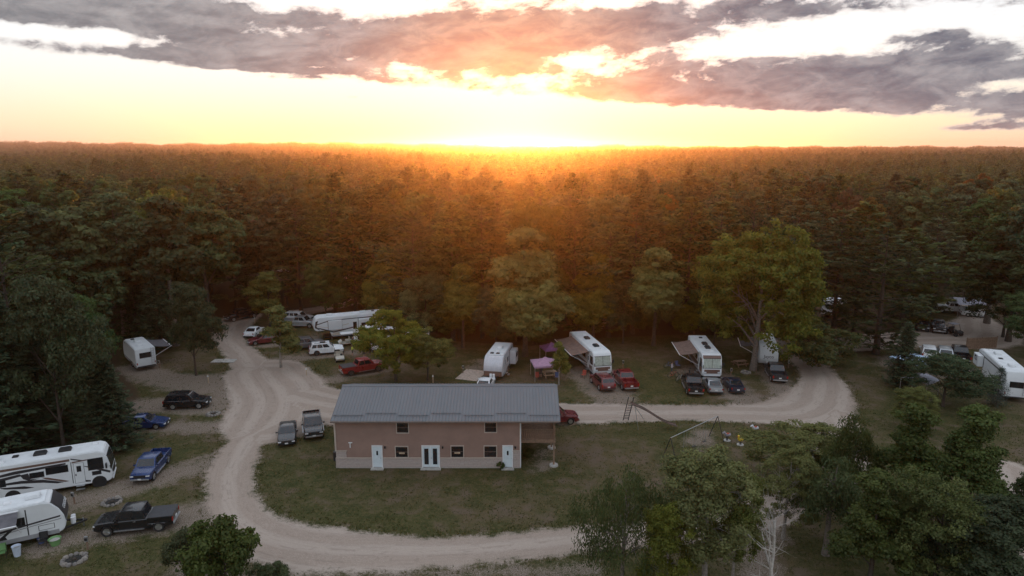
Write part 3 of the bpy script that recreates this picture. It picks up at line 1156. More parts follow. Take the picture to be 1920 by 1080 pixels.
while y < 4300:
    sp = 7.6 + max(0, y - 260) * .0048
    x = -y * .90
    while x < y * .90:
        jx, jy = x + random.uniform(-.45, .45) * sp, y + random.uniform(-.45, .45) * sp
        a = math.degrees(math.atan2(jx, jy))
        u = random.random()
        pinep = (.14 if a < -14 else .32) + .35 * math.sin(jx / 61 + math.sin(jy / 47) * 2) * math.sin(jy / 83)
        ix = random.choice([3, 4]) if u < pinep else (2 if u < pinep + .06 else random.choice([0, 1, 5, 0, 1]))
        pts.append((jx, jy, ix, random.uniform(.74, 1.22) * (1 + min(.55, max(0, y - 260) * .00028)), random.uniform(0, 6.28)))
        x += sp
    y += sp * .9
pts = np.array(pts)
print('far trees', len(pts))
fme = bpy.data.meshes.new('far_woodland')
fme.vertices.add(len(pts))
hz = terrain(pts[:, 0], pts[:, 1])
grow_ = np.maximum(1.0, pts[:, 3] * 0 + pts[:, 3])
fme.vertices.foreach_set('co', np.stack([pts[:, 0], pts[:, 1], hz - (pts[:, 3] - 1).clip(0) * 14], -1).astype(np.float32).ravel())
f_attr(fme, 'kindi', pts[:, 2])
f_attr(fme, 'size', pts[:, 3])
f_attr(fme, 'turn', pts[:, 4])
far_o = tag(link('far_woodland', fme), kind='stuff')
tag(far_o, 'endless dark woodland reaching the horizon', 'woodland')
ng = bpy.data.node_groups.new('woodland', 'GeometryNodeTree')
ng.interface.new_socket('Geometry', in_out='INPUT', socket_type='NodeSocketGeometry')
ng.interface.new_socket('Geometry', in_out='OUTPUT', socket_type='NodeSocketGeometry')
gi = ng.nodes.new('NodeGroupInput')
go = ng.nodes.new('NodeGroupOutput')
join = ng.nodes.new('GeometryNodeJoinGeometry')


def named(n):
    a = ng.nodes.new('GeometryNodeInputNamedAttribute')
    a.data_type = 'FLOAT'
    a.inputs[0].default_value = n
    return a.outputs[0]


a_k, a_s, a_t = named('kindi'), named('size'), named('turn')
cx_ = ng.nodes.new('ShaderNodeCombineXYZ')
ng.links.new(a_t, cx_.inputs[2])
for i, o in enumerate(FAR):
    oi = ng.nodes.new('GeometryNodeObjectInfo')
    oi.inputs[0].default_value = o
    oi.inputs['As Instance'].default_value = True
    cmp = ng.nodes.new('FunctionNodeCompare')
    cmp.data_type = 'FLOAT'
    cmp.operation = 'EQUAL'
    cmp.inputs['B'].default_value = float(i)
    cmp.inputs['Epsilon'].default_value = .1
    ng.links.new(a_k, cmp.inputs['A'])
    ip = ng.nodes.new('GeometryNodeInstanceOnPoints')
    ng.links.new(gi.outputs[0], ip.inputs['Points'])
    ng.links.new(cmp.outputs[0], ip.inputs['Selection'])
    ng.links.new(oi.outputs['Geometry'], ip.inputs['Instance'])
    ng.links.new(cx_.outputs[0], ip.inputs['Rotation'])
    ng.links.new(a_s, ip.inputs['Scale'])
    ng.links.new(ip.outputs[0], join.inputs[0])
ng.links.new(join.outputs[0], go.inputs[0])
md = far_o.modifiers.new('woodland', 'NODES')
md.node_group = ng
# ================================================================== the long house
M_SIDING = mat('siding_tan', (.275, .178, .142), .75, var=.09, scale=.7)
M_TRIM = mat('trim_beige', (.50, .42, .36), .6, var=.06)
M_WHITE = mat('white_paint', (.78, .79, .80), .45, var=.05, scale=1.5)
M_DOOR = mat('door_pale_blue', (.66, .74, .78), .4, var=.05)
M_GLASS = mat('dark_glass', (.018, .020, .024), .06, var=.3, scale=.7, spec=.8)
M_BLACK = mat('black_plastic', (.02, .02, .021), .5, var=.2)
M_DARKMETAL = mat('dark_metal', (.06, .06, .062), .45, .6, var=.2)
M_STEEL = mat('galvanised_steel', (.45, .46, .47), .4, .8, var=.15)
M_CONC = mat('concrete', (.42, .40, .37), .9, var=.18, scale=2, bump=.3)
M_WOOD = mat('deck_wood', (.24, .155, .105), .8, var=.25, scale=4, bump=.3)
M_PALEWOOD = mat('pale_wood', (.50, .38, .26), .75, var=.2, scale=4)


def roof_material():
    m, t, b = principled('roof_metal')
    co = t.node('ShaderNodeTexCoord').outputs['Object']
    s = t.noise(co, .6, 5, .6)
    st = t.noise(t.comb(t.mul(t.xyz(co)[0], 4.4), t.mul(t.xyz(co)[1], .35), 0.), 1.0, 3, .6)
    t.put(b.inputs['Base Color'], t.mix(t.add(t.mul(s, .5), t.mul(st, .5)), (.125, .13, .14), (.185, .19, .20)))
    b.inputs['Roughness'].default_value = .48
    b.inputs['Metallic'].default_value = .25
    return m


def stone_material():
    m, t, b = principled('split_stone')
    co = t.node('ShaderNodeTexCoord').outputs['Object']
    n = t.noise(co, 5.0, 5, .7)
    k = t.attr('tone')
    c = t.mix(n, (.36, .30, .275), (.56, .485, .45))
    t.put(b.inputs['Base Color'], t.mix(t.mul(k, .55), c, (.50, .40, .36)))
    b.inputs['Roughness'].default_value = .9
    return m


M_ROOF, M_STONE = roof_material(), stone_material()
HY = G(800, 877)[1]
HX0, HX1 = G(632, 877)[0], G(975, 877)[0]
HD, EAVE = 9.0, 5.0


def hx(px, z):
    d_ = HY * math.cos(PITCH) + (CAM_H - z) * math.sin(PITCH)
    return (px - 960) / F * d_


house = empty('lodge', ((HX0 + HX1) / 2, HY + HD / 2, 0), 0, 'long two storey tan lodge with grey metal roof and stone base', 'building')
hc = house.location


def hp(mb, name, m_, parent=None, **kw):
    """build a house part from world coordinates"""
    if parent is None:
        parent = house
    off = Vector(hc)
    mb.v = [tuple(Vector(p) - off) for p in mb.v]
    return mb.build(name, m_, parent, **kw)


hp(MB().box(((HX0 + HX1) / 2, HY + HD / 2, -.1), (HX1 - HX0 + .16, HD + .16, .3)), 'foundation', M_CONC)
core = MB().box(((HX0 + HX1) / 2, HY + HD / 2, 2.55), (HX1 - HX0, HD, 4.9))
zr = EAVE + .33 * (HD / 2 + .6)
for X in (HX0 + .02, HX1 - .02):
    core.raw([(X, HY, 4.95), (X, HY + HD, 4.95), (X, HY + HD / 2, zr - .12)], [(0, 1, 2)])
wall = hp(core, 'wall', M_SIDING)
sid = MB()                                                    # clapboards, each lapping the one below
z = .12
while z < 4.95:
    h_ = min(.215, 4.98 - z)
    for (ax, ay, bx, by, nx, ny) in ((HX0, HY, HX1, HY, 0, -1), (HX0, HY + HD, HX0, HY, -1, 0), (HX1, HY, HX1, HY + HD, 1, 0)):
        lo, hi = .060, .012
        vs = [(ax + nx * lo, ay + ny * lo, z), (bx + nx * lo, by + ny * lo, z), (bx + nx * hi, by + ny * hi, z + h_), (ax + nx * hi, ay + ny * hi, z + h_),
              (ax, ay, z), (bx, by, z)]
        sid.raw(vs, [(0, 1, 2, 3), (4, 5, 1, 0)])
    z += .215
o = hp(sid, 'siding', M_SIDING, wall)
tag(o, kind='stuff')
# stone base: single blocks, joints recessed
stn = MB()
tones = []
gs = random.Random(3)


def stones(x0, x1, z0, z1, y, face):
    zz, row = z0, 0
    while zz < z1 - .02:
        hh = min(.19, z1 - zz)
        xx = x0 - (0 if row % 2 else .2)
        while xx < x1:
            ww = gs.uniform(.30, .55)
            a, b = max(xx, x0), min(xx + ww, x1)
            if b - a > .04:
                dp = gs.uniform(.075, .115)
                if face == 'f':
                    stn.box(((a + b) / 2, y - dp / 2, zz + hh / 2), (b - a - .016, dp, hh - .016))
                else:
                    stn.box((y + face * dp / 2, (a + b) / 2, zz + hh / 2), (dp, b - a - .016, hh - .016))
                tones.extend([gs.random()] * 6)
            xx += ww
        zz += .19
        row += 1


DOORS = [(699, 717), (792, 824), (943, 961)]
edges = [HX0] + [hx(p, .9) for ab in DOORS for p in (ab[0] - 1.5, ab[1] + 1.5)] + [HX1]
for i in range(0, len(edges), 2):
    stones(edges[i], edges[i + 1], .06, 1.02, HY, 'f')
stones(HX0, hx(650, 1.4), 1.02, 1.74, HY, 'f')
stones(hx(962, 1.4), HX1, 1.02, 1.74, HY, 'f')
stones(HY, HY + HD, .06, 1.02, HX1, 1)
stones(HY, HY + HD, .06, 1.02, HX0, -1)
o = hp(stn, 'stone_base', M_STONE, wall)
f_attr(o.data, 'tone', tones, 'FACE')
tag(o, kind='stuff')
for x0, x1, z_ in [(edges[0], edges[1], 1.03), (edges[2], edges[3], 1.03), (edges[4], edges[5], 1.03), (HX0 - .02, hx(651, 1.7), 1.75), (hx(961, 1.7), HX1 + .02, 1.75)]:
    hp(MB().box(((x0 + x1) / 2, HY - .075, z_ + .02), (x1 - x0, .17, .06)), 'stone_sill', M_TRIM)
for X in (HX0 - .01, HX1 + .01):
    hp(MB().box((X, HY - .03, 3.35), (.14, .14, 3.1)), 'corner_trim', M_TRIM)


def window(px0, px1, py0, py1, board=False):
    zc = lambda py: next(z_ for z_ in np.arange(0, 6, .01) if PX(HX0, HY, z_)[1] <= py)
    z0, z1 = zc(py1), min(zc(py0), 4.86)
    x0, x1 = hx(px0, (z0 + z1) / 2), hx(px1, (z0 + z1) / 2)
    cx, cz, w_, h_ = (x0 + x1) / 2, (z0 + z1) / 2, x1 - x0, z1 - z0
    wn = hp(MB().box((cx, HY - .045, cz), (w_ - .1, .03, h_ - .1)), 'window', M_GLASS)
    fr = MB()
    for sx in (-1, 1):
        fr.box((cx + sx * (w_ / 2 - .03), HY - .065, cz), (.075, .09, h_ + .02))
    fr.box((cx, HY - .067, z1 - .03), (w_ - .07, .092, .075)).box((cx, HY - .067, z0 + .03), (w_ - .07, .11, .085))
    hp(fr, 'frame', M_TRIM, wn).location = -Vector(wn.location)
    hp(MB().box((cx, HY - .063, cz), (w_ - .13, .02, .05)), 'sash_bar', mat('sash_brown', (.11, .075, .06), .6), wn)
    if board:
        hp(MB().box((cx, HY - .064, cz - .12), (w_ * .42, .016, .16)), 'notice', M_PALEWOOD, wn)


for a in [(743, 767, 791, 812), (908, 932, 790, 811)]:
    window(*a)
for a in [(741, 766, 836, 858, True), (845, 870, 835, 858, True), (907, 932, 835, 858)]:
    window(*a)
for i, (p0, p1) in enumerate(DOORS):
    x0, x1 = hx(p0, 1), hx(p1, 1)
    cx, w_ = (x0 + x1) / 2, x1 - x0
    dr = hp(MB().box((cx, HY - .05, 1.16), (w_ - .06, .06, 2.06)), 'door', M_DOOR)
    fr = MB()
    for sx in (-1, 1):
        fr.box((cx + sx * w_ / 2, HY - .06, 1.16), (.1, .13, 2.16))
    fr.box((cx, HY - .062, 2.27), (w_ + .1, .134, .1))
    hp(fr, 'door_frame', M_WHITE, dr)
    if i == 1:
        for sx in (-1, 1):
            hp(MB().box((cx + sx * w_ * .25, HY - .092, 1.2), (w_ * .25, .03, 1.6)), 'door_pane', M_GLASS, dr)
        hp(MB().box((cx, HY - .095, 1.16), (.05, .04, 2.06)), 'meeting_stile', M_WHITE, dr)
    else:
        hp(MB().box((cx, HY - .09, 1.55), (.16, .03, .42)), 'door_pane', M_GLASS, dr)
    hp(MB().cyl((cx + w_ * .36 * (1 if i != 1 else .12), HY - .08, 1.05), (cx + w_ * .36 * (1 if i != 1 else .12), HY - .16, 1.05), .035, n=8), 'door_handle', M_STEEL, dr)
    hp(MB().box((cx, HY - .3, .03), (w_ + .3, .5, .1)), 'threshold', M_CONC)
# roof
RX0, RX1 = HX0 - .22, hx(1052, EAVE) - .1
RY0, RYM, RY1 = HY - .62, HY + HD / 2, HY + HD + .62
rf = MB()
for ya, yb in ((RY0, RYM), (RY1, RYM)):
    dn = .11
    rf.raw([(RX0, ya, EAVE), (RX1, ya, EAVE), (RX1, yb, zr), (RX0, yb, zr), (RX0, ya, EAVE - dn), (RX1, ya, EAVE - dn), (RX1, yb, zr - dn), (RX0, yb, zr - dn)],
           [(0, 1, 2, 3), (7, 6, 5, 4), (0, 4, 5, 1), (1, 5, 6, 2), (3, 7, 4, 0)])
roof = hp(rf, 'roof', M_ROOF)
rb = MB()
n_r = int((RX1 - RX0) / .305)
for i in range(n_r + 1):
    X = RX0 + .02 + i * (RX1 - RX0 - .04) / n_r
    for ya, yb in ((RY0, RYM), (RY1, RYM)):
        a, b = Vector((X, ya, EAVE + .004)), Vector((X, yb, zr + .004))
        rb.raw([a + Vector((-.032, 0, 0)), a + Vector((.032, 0, 0)), b + Vector((.032, 0, 0)), b + Vector((-.032, 0, 0)), a + Vector((0, 0, .035)), b + Vector((0, 0, .035))],
               [(0, 4, 5, 3), (4, 1, 2, 5), (0, 1, 4)])
tag(hp(rb, 'roof_rib', M_ROOF, roof), kind='stuff')
o = hp(MB().prism_y([(-.22, -.07), (0, .035), (.22, -.07), (0, -.01)], RX0 - .02, RX1 + .02), 'ridge_cap', M_ROOF, roof)
o.data.transform(Matrix.Translation(Vector(hc)))
o.data.transform(Matrix.Rotation(R(-90), 4, 'Z'))
o.data.transform(Matrix.Translation(-Vector(hc)))
o.data.transform(Matrix.Translation(Vector((0, RYM, zr + .03))))
for i in range(7):
    w_ = (RX1 - RX0) / 7
    s_ = .13 + (.055 if i % 2 else .0)
    yy, zz_ = RY0 + (RYM - RY0) * s_, EAVE + (zr - EAVE) * s_
    hp(MB().bar((RX0 + i * w_ + .1, yy, zz_ + .10), (RX0 + (i + 1) * w_ - .1, yy, zz_ + .10), .055).bar((RX0 + i * w_ + .3, yy, zz_ + .02), (RX0 + i * w_ + .3, yy, zz_ + .1), .05)
       .bar((RX0 + (i + .5) * w_, yy, zz_ + .02), (RX0 + (i + .5) * w_, yy, zz_ + .1), .05).bar((RX0 + (i + 1) * w_ - .3, yy, zz_ + .02), (RX0 + (i + 1) * w_ - .3, yy, zz_ + .1), .05), 'snow_guard', M_ROOF, roof)
hp(MB().box(((RX0 + RX1) / 2, RY0 - .06, EAVE - .09), (RX1 - RX0, .12, .13)), 'gutter', mat('gutter_brown', (.20, .16, .14), .5, .3))
hp(MB().box(((RX0 + RX1) / 2, HY - .30, EAVE - .17), (RX1 - RX0 - .1, .56, .03)), 'soffit', M_TRIM)
hp(MB().cyl((HX1 + .05, HY - .12, .1), (HX1 + .05, HY - .12, 4.8), .045, n=8), 'downspout', M_WHITE)
hp(MB().cyl((hx(657, 2.3), HY - .1, 2.1), (hx(657, 2.3), HY - .1, 2.6), .05, n=8).cyl((hx(654, 2.3), HY - .1, 2.6), (hx(661, 2.3), HY - .1, 2.6), .05, n=8), 'vent_pipe', M_WHITE)
hp(MB().box((HX0 - .2, HY + .5, 1.0), (.35, .5, .9)), 'meter_box', M_DARKMETAL)
# raised deck at the end, under the same roof
DX0, DX1, DY0, DY1, DZ = HX1 + .12, hx(1041, 2.7), HY + .35, HY + HD - .3, 2.72
for i in range(24):
    w_ = (DY1 - DY0) / 24
    hp(MB().box(((DX0 + DX1) / 2, DY0 + (i + .5) * w_, DZ), (DX1 - DX0, w_ - .02, .05)), 'deck_board', M_WOOD)
hp(MB().box(((DX0 + DX1) / 2, DY0 - .02, DZ - .16), (DX1 - DX0 + .1, .06, .30)).box((DX1 + .02, (DY0 + DY1) / 2, DZ - .16), (.06, DY1 - DY0, .30)), 'deck_rim', M_WOOD)
rl = hp(MB().box(((DX0 + DX1) / 2, DY0, DZ + 1.0), (DX1 - DX0, .10, .06)).box(((DX0 + DX1) / 2, DY0, DZ + .12), (DX1 - DX0, .07, .06))
        .box((DX1, (DY0 + DY1) / 2, DZ + 1.0), (.10, DY1 - DY0 - .1, .06)).box((DX1, (DY0 + DY1) / 2, DZ + .12), (.07, DY1 - DY0 - .1, .06)), 'railing', M_WOOD)
n_b = 17
bal = MB().box((0, 0, 0), (.075, .05, .84)).mesh('baluster')
bal.materials.append(M_WOOD)
for i in range(n_b):
    b_ = link('baluster', bal, None, rl)
    b_.location = Vector((DX0 + (i + .5) * (DX1 - DX0) / n_b, DY0, DZ + .56)) - Vector(hc)
for i in range(40):
    b_ = link('baluster', bal, None, rl)
    b_.location = Vector((DX1, DY0 + (i + .5) * (DY1 - DY0) / 40, DZ + .56)) - Vector(hc)
for yy in (DY0 + .1, DY0 + 4.0, DY1 - .1):
    ps = hp(MB().box((DX1 - .08, yy, 2.45), (.15, .15, 4.9)), 'deck_post', M_WOOD)
    hp(MB().cyl((DX1 - .08, yy, -.1), (DX1 - .08, yy, .14), .45, .40, 16), 'footing', M_CONC, ps)

for px_ in (722, 830, 966):                                   # small wall lamps beside the doors
    X = hx(px_, 2.2)
    lm_ = hp(MB().box((X, HY - .09, 2.2), (.10, .12, .06)), 'wall_lamp', M_DARKMETAL)
    hp(MB().cyl((X, HY - .15, 2.02), (X, HY - .15, 2.2), .06, .08, 8), 'lamp_glass', M_GLASS, lm_)
# ================================================================== vehicles
def paint(name, c, rough=.28, metal=.0):
    return mat('paint_' + name, c, rough, metal, var=.08, scale=1.2, coat=.6)


P_BLACK = paint('black', (.012, .012, .014))
P_CHAR = paint('charcoal', (.045, .047, .052), .3, .4)
P_BLUE = paint('blue', (.018, .045, .15), .28, .3)
P_RED = paint('red', (.26, .018, .020))
P_DRED = paint('dark_red', (.16, .014, .016))
P_MAROON = paint('maroon', (.13, .018, .022))
P_WHITE = paint('white', (.80, .81, .82))
P_SILVER = paint('silver', (.46, .48, .50), .3, .6)
P_GREY = paint('grey', (.16, .165, .175), .3, .5)
P_NAVY = paint('navy', (.022, .026, .048), .3, .3)
M_RV = mat('rv_shell', (.74, .76, .77), .38, var=.04, scale=.8)
M_RVROOF = mat('rv_roof', (.70, .72, .73), .65, var=.08, scale=1.1)
M_RVGREY = mat('rv_skirt', (.34, .34, .35), .5, var=.08)
M_RVTAN = mat('rv_tan', (.60, .54, .46), .45, var=.05)
M_RVBROWN = mat('rv_brown', (.15, .09, .07), .4, var=.1)
M_RVDARK = mat('rv_decal_dark', (.035, .032, .036), .4, var=.15)
M_AWN = mat('awning_grey', (.12, .115, .125), .85, var=.2, scale=2)
M_AWNB = mat('awning_brown', (.20, .135, .11), .85, var=.2, scale=2)
M_TYRE = mat('tyre', (.022, .022, .022), .85, var=.2)
M_RIM = mat('wheel_rim', (.55, .56, .57), .3, .9, var=.1)
M_RIMD = mat('wheel_rim_dark', (.10, .10, .10), .4, .6, var=.1)
M_HEAD = mat('headlamp_glass', (.70, .72, .74), .12, var=.1)
M_TAIL = mat('tail_lamp', (.35, .015, .012), .2, var=.1)
M_PLATE = mat('licence_plate', (.72, .73, .72), .5, var=.05)
M_BLIND = mat('windscreen_blind', (.38, .42, .36), .55, var=.2, scale=4)
M_GREY_CLOTH = mat('bed_cover', (.05, .05, .055), .8, var=.15)

_wheel = {}


def wheel(parent, x, y, r, wd, rim=M_RIM, side=1):
    key = (round(r, 3), round(wd, 3))
    if key not in _wheel:
        t_ = MB()
        ring = []
        for yy, k in ((-.5, .80), (-.5, .95), (-.35, 1.0), (.35, 1.0), (.5, .95), (.5, .80), (.30, .62), (-.30, .62)):
            ring.append((yy * wd, k * r))
        n = 18
        rings_ = []
        for i in range(n):
            a = 2 * math.pi * i / n
            rings_.append([(math.cos(a) * k, yy, math.sin(a) * k) for yy, k in ring])
        rings_.append(rings_[0])
        t_.rings(rings_, cap=False)
        tm = t_.mesh('tyre', 40)
        tm.materials.append(M_TYRE)
        rm = MB().cyl((0, -.30 * wd, 0), (0, .36 * wd, 0), r * .64, r * .64, 16)
        for i in range(5):
            a = 2 * math.pi * i / 5
            rm.box((math.cos(a) * r * .34, .40 * wd, math.sin(a) * r * .34), (r * .56, .05, r * .16), 0, -a)
        rm.cyl((0, .36 * wd, 0), (0, .46 * wd, 0), r * .16, r * .12, 10)
        _wheel[key] = (tm, rm.mesh('rim', 40))
    tm, rm = _wheel[key]
    o = link('wheel', tm, None, parent)
    o.location = (x, y, r)
    if side < 0:
        o.rotation_euler = (0, 0, math.pi)
    rme = rm
    if len(rme.materials) == 0:
        rme.materials.append(M_RIM)
    ro = link('rim', rme, None, o)
    if rim is not M_RIM:
        ro.material_slots[0].link = 'OBJECT'
        ro.material_slots[0].material = rim
    return o


def panel(parent, name, m_, q, u0=0., u1=1., v0=0., v1=1., out=.012, th=.02):
    """a pane lying on the quad q (p00, p10, p11, p01), pushed out a little"""
    p = [Vector(a) for a in q]
    nrm = (p[1] - p[0]).cross(p[3] - p[0]).normalized()

    def at(u, v):
        return (p[0] * (1 - u) + p[1] * u) * (1 - v) + (p[3] * (1 - u) + p[2] * u) * v
    c = [at(u0, v0), at(u1, v0), at(u1, v1), at(u0, v1)]
    vs = [a + nrm * (out - th) for a in c] + [a + nrm * out for a in c]
    return MB().raw(vs, [(3, 2, 1, 0), (4, 5, 6, 7), (0, 1, 5, 4), (1, 2, 6, 5), (2, 3, 7, 6), (3, 0, 4, 7)]).build(name, m_, parent)


SPEC = {
    'sedan': dict(L=4.8, W=1.84, H=1.44, zb=.24, wb=2.78, wr=.33, hood=[(2.4, .52), (2.36, .70), (2.0, .80), (1.1, .94)], belt=.96, tail=[(-1.75, 1.02), (-2.3, .98), (-2.40, .60)],
                  gh=(1.05, .25, -.85, -1.75), tum=.76),
    'suv': dict(L=4.9, W=1.96, H=1.76, zb=.30, wb=2.86, wr=.38, hood=[(2.45, .60), (2.40, .88), (2.1, .98), (1.15, 1.08)], belt=1.10, tail=[(-2.30, 1.10), (-2.42, .95), (-2.45, .6)],
                gh=(1.10, .45, -2.0, -2.36), tum=.80),
    'pickup': dict(L=5.8, W=2.02, H=1.92, zb=.42, wb=3.65, wr=.42, hood=[(2.9, .70), (2.88, 1.02), (2.6, 1.12), (1.45, 1.20)], belt=1.24, tail=[(-.85, 1.24), (-.95, 1.24)],
                   gh=(1.50, .92, -.62, -.92), tum=.82),
}


def hatchcar(body_p, name):
    return body_p


def car(name, kind, colour, rear, front, label, rim=M_RIM, roof=None, rack=False, cover=None, group=None, scale=1.0, cat=None):
    S = SPEC[kind]
    a, b = Vector(G(*rear)), Vector(G(*front))
    c = (a + b) / 2
    hd = math.atan2(b.y - a.y, b.x - a.x)
    t_ = empty(name, (c.x, c.y, .0), hd, label, cat or {'sedan': 'car', 'suv': 'suv', 'pickup': 'pickup truck'}[kind], group)
    t_.scale = (scale, scale, scale)
    L, W, H = S['L'], S['W'], S['H']
    xa, xb = S['wb'] / 2 + (.08 if kind != 'pickup' else .12), -S['wb'] / 2 + (.05 if kind != 'pickup' else .0)
    r = S['wr']
    bed = kind == 'pickup'
    rear_x = -L / 2
    top = S['hood'] + [(S['gh'][0], S['belt'])] + ([(rear_x + .02, S['belt'])] if bed else S['tail'])
    top = sorted(top)
    tx, tz = [p[0] for p in top], [p[1] for p in top]
    xs = set([rear_x, L / 2, rear_x + .05, L / 2 - .05] + tx)
    for ax in (xa, xb):
        for i in range(9):
            xs.add(ax + (r + .075) * math.cos(math.pi * i / 8))
    if bed:
        bx1 = S['gh'][3] - .10
        xs |= {bx1, bx1 - .03, rear_x + .10}
    xs = sorted(x for x in xs if rear_x <= x <= L / 2)
    rg = []
    for x in xs:
        zt = float(np.interp(x, tx, tz))
        if bed and rear_x + .09 < x < bx1 - .01:
            zt = .82
        elif bed and x <= bx1:
            zt = S['belt']
        k = abs(x) / (L / 2)
        w_ = W / 2 * (1 - .13 * k ** 7)
        zb = S['zb'] + (.10 * max(0, k - .9) * 10)
        for ax in (xa, xb):
            q_ = (r + .075) ** 2 - (x - ax) ** 2
            if q_ > -1e-6:
                zb = max(zb, r + math.sqrt(max(q_, 0)) - .02)
        zb = min(zb, zt - .10)
        zm = max(zb + .03, min(zt - .08, S['zb'] + .45 * (zt - S['zb'])))
        rg.append([(x, -w_ * .90, zb), (x, -w_ * .99, zb + .02), (x, -w_, zm), (x, -w_ * .975, max(zm + .02, zt - .07)), (x, -w_ * .90, zt),
                   (x, w_ * .90, zt), (x, w_ * .975, max(zm + .02, zt - .07)), (x, w_, zm), (x, w_ * .99, zb + .02), (x, w_ * .90, zb)])
    body = MB().rings(rg).build('body', colour, t_, smooth=35)
    # under floor keeps the wheel wells dark
    MB().box((0, 0, S['zb'] + .12), (L * .92, W * .62, .22)).build('chassis', M_BLACK, t_)
    f0, f1, r1, r0 = S['gh']
    wb_, wt = W / 2 * .945, W / 2 * S['tum']
    zb_, zt_ = S['belt'] - .03, H - .035
    B = [(f0, -wb_, zb_), (f0, wb_, zb_), (r0, wb_, zb_), (r0, -wb_, zb_)]
    T = [(f1, -wt, zt_), (f1, wt, zt_), (r1, wt, zt_), (r1, -wt, zt_)]
    T2 = [(f1 - .18, -wt * .86, H), (f1 - .18, wt * .86, H), (r1 + .15, wt * .86, H), (r1 + .15, -wt * .86, H)]
    MB().rings([B, T, T2]).build('cabin', roof or colour, t_, bevel=.025, smooth=50)
    panel(t_, 'windshield', M_GLASS, (B[0], B[1], T[1], T[0]), .06, .94, .08, .93)
    panel(t_, 'rear_window', M_GLASS, (B[2], B[3], T[3], T[2]), .08, .92, .18 if kind != 'suv' else .25, .92)
    n_w = {'sedan': [(.14, .50), (.53, .84)], 'suv': [(.15, .42), (.45, .69), (.72, .93)], 'pickup': [(.16, .55), (.59, .92)]}[kind]
    for s, q in ((-1, (B[3], B[0], T[0], T[3])), (1, (B[1], B[2], T[2], T[1]))):
        for u0, u1 in n_w:
            if s < 0:
                u0, u1 = 1 - u1, 1 - u0
            panel(t_, 'side_window', M_GLASS, q, u0, u1, .16, .90)
        for xd in ([.15] if kind == 'sedan' else [.1]):
            MB().box((xd, s * (W / 2 + .002), S['zb'] + .42), (.012, .012, .45)).build('door_seam', M_BLACK, t_)
        MB().box((-.12, s * (W / 2 + .006), S['belt'] - .16), (.18, .03, .035)).build('door_handle', M_STEEL if colour in (P_BLACK, P_CHAR) else colour, t_)
        MB().box((f0 - .32, s * (W / 2 + .09), S['belt'] + .06), (.14, .22, .14)).build('mirror', colour, t_, bevel=.02)
        hz_ = S['hood'][1][1]
        MB().box((L / 2 - .07, s * W * .36, hz_ - .12), (.16, W * .17, .13)).build('headlight', M_HEAD, t_, bevel=.02)
        zt2 = .80 if kind == 'sedan' else .92 if kind == 'suv' else .98
        MB().box((rear_x + .03, s * W * .42, zt2), (.10, W * .10, .18 if kind == 'sedan' else .34)).build('taillight', M_TAIL, t_, bevel=.02)
        for ax in (xa, xb):
            wheel(t_, ax, s * (W / 2 - .13), r, .24, rim, s)
    hz_ = S['hood'][1][1]
    MB().box((L / 2 - .02, 0, hz_ - .17), (.08, W * .52, .20 if kind != 'pickup' else .30)).build('grille', M_BLACK, t_)
    MB().box((L / 2 + .02, 0, S['zb'] + .14), (.12, W * .86, .16)).build('front_bumper', M_STEEL if bed else M_BLACK, t_, bevel=.03)
    MB().box((rear_x - .03, 0, S['zb'] + .16), (.12, W * .88, .16)).build('rear_bumper', M_STEEL if bed else M_BLACK, t_, bevel=.03)
    MB().box((rear_x - .015, 0, S['zb'] + .42), (.03, .32, .16)).build('licence_plate', M_PLATE, t_)
    MB().box((L / 2 + .085, 0, S['zb'] + .22), (.02, .32, .13)).build('licence_plate', M_PLATE, t_)
    if bed:
        for s in (-1, 1):
            MB().box(((rear_x + bx1) / 2 + .02, s * (W / 2 - .09), 1.02), (bx1 - rear_x - .06, .10, .44)).build('bed_side', colour, t_, bevel=.02)
        MB().box((rear_x + .05, 0, 1.02), (.07, W - .26, .42)).build('tailgate', colour, t_, bevel=.02)
        if cover:
            MB().box(((rear_x + bx1) / 2, 0, 1.255), (bx1 - rear_x - .08, W - .16, .035)).build('bed_cover', cover, t_)
        MB().box((.3, -W / 2 - .03, S['zb'] + .02), (2.2, .14, .05)).box((.3, W / 2 + .03, S['zb'] + .02), (2.2, .14, .05)).build('running_board', M_STEEL, t_)
    if rack:
        for s in (-1, 1):
            MB().bar((f1 - .3, s * wt * .8, H + .05), (r1 + .3, s * wt * .8, H + .05), .04).build('roof_rail', M_BLACK, t_)
        MB().box(((f1 + r1) / 2 + .3, 0, H + .008), (.8, wt * 1.2, .02)).build('sunroof', M_GLASS, t_)
    return t_


# ------------------------------------------------------------------ camping vehicles
def text_mesh(txt, size, m_):
    cu = bpy.data.curves.new('lettering', 'FONT')
    cu.body = txt
    cu.size = size
    cu.extrude = .006
    cu.align_x = 'CENTER'
    cu.align_y = 'CENTER'
    o_ = bpy.data.objects.new('lettering', cu)
    me_ = bpy.data.meshes.new_from_object(o_)
    bpy.data.objects.remove(o_)
    me_.materials.append(m_)
    return me_


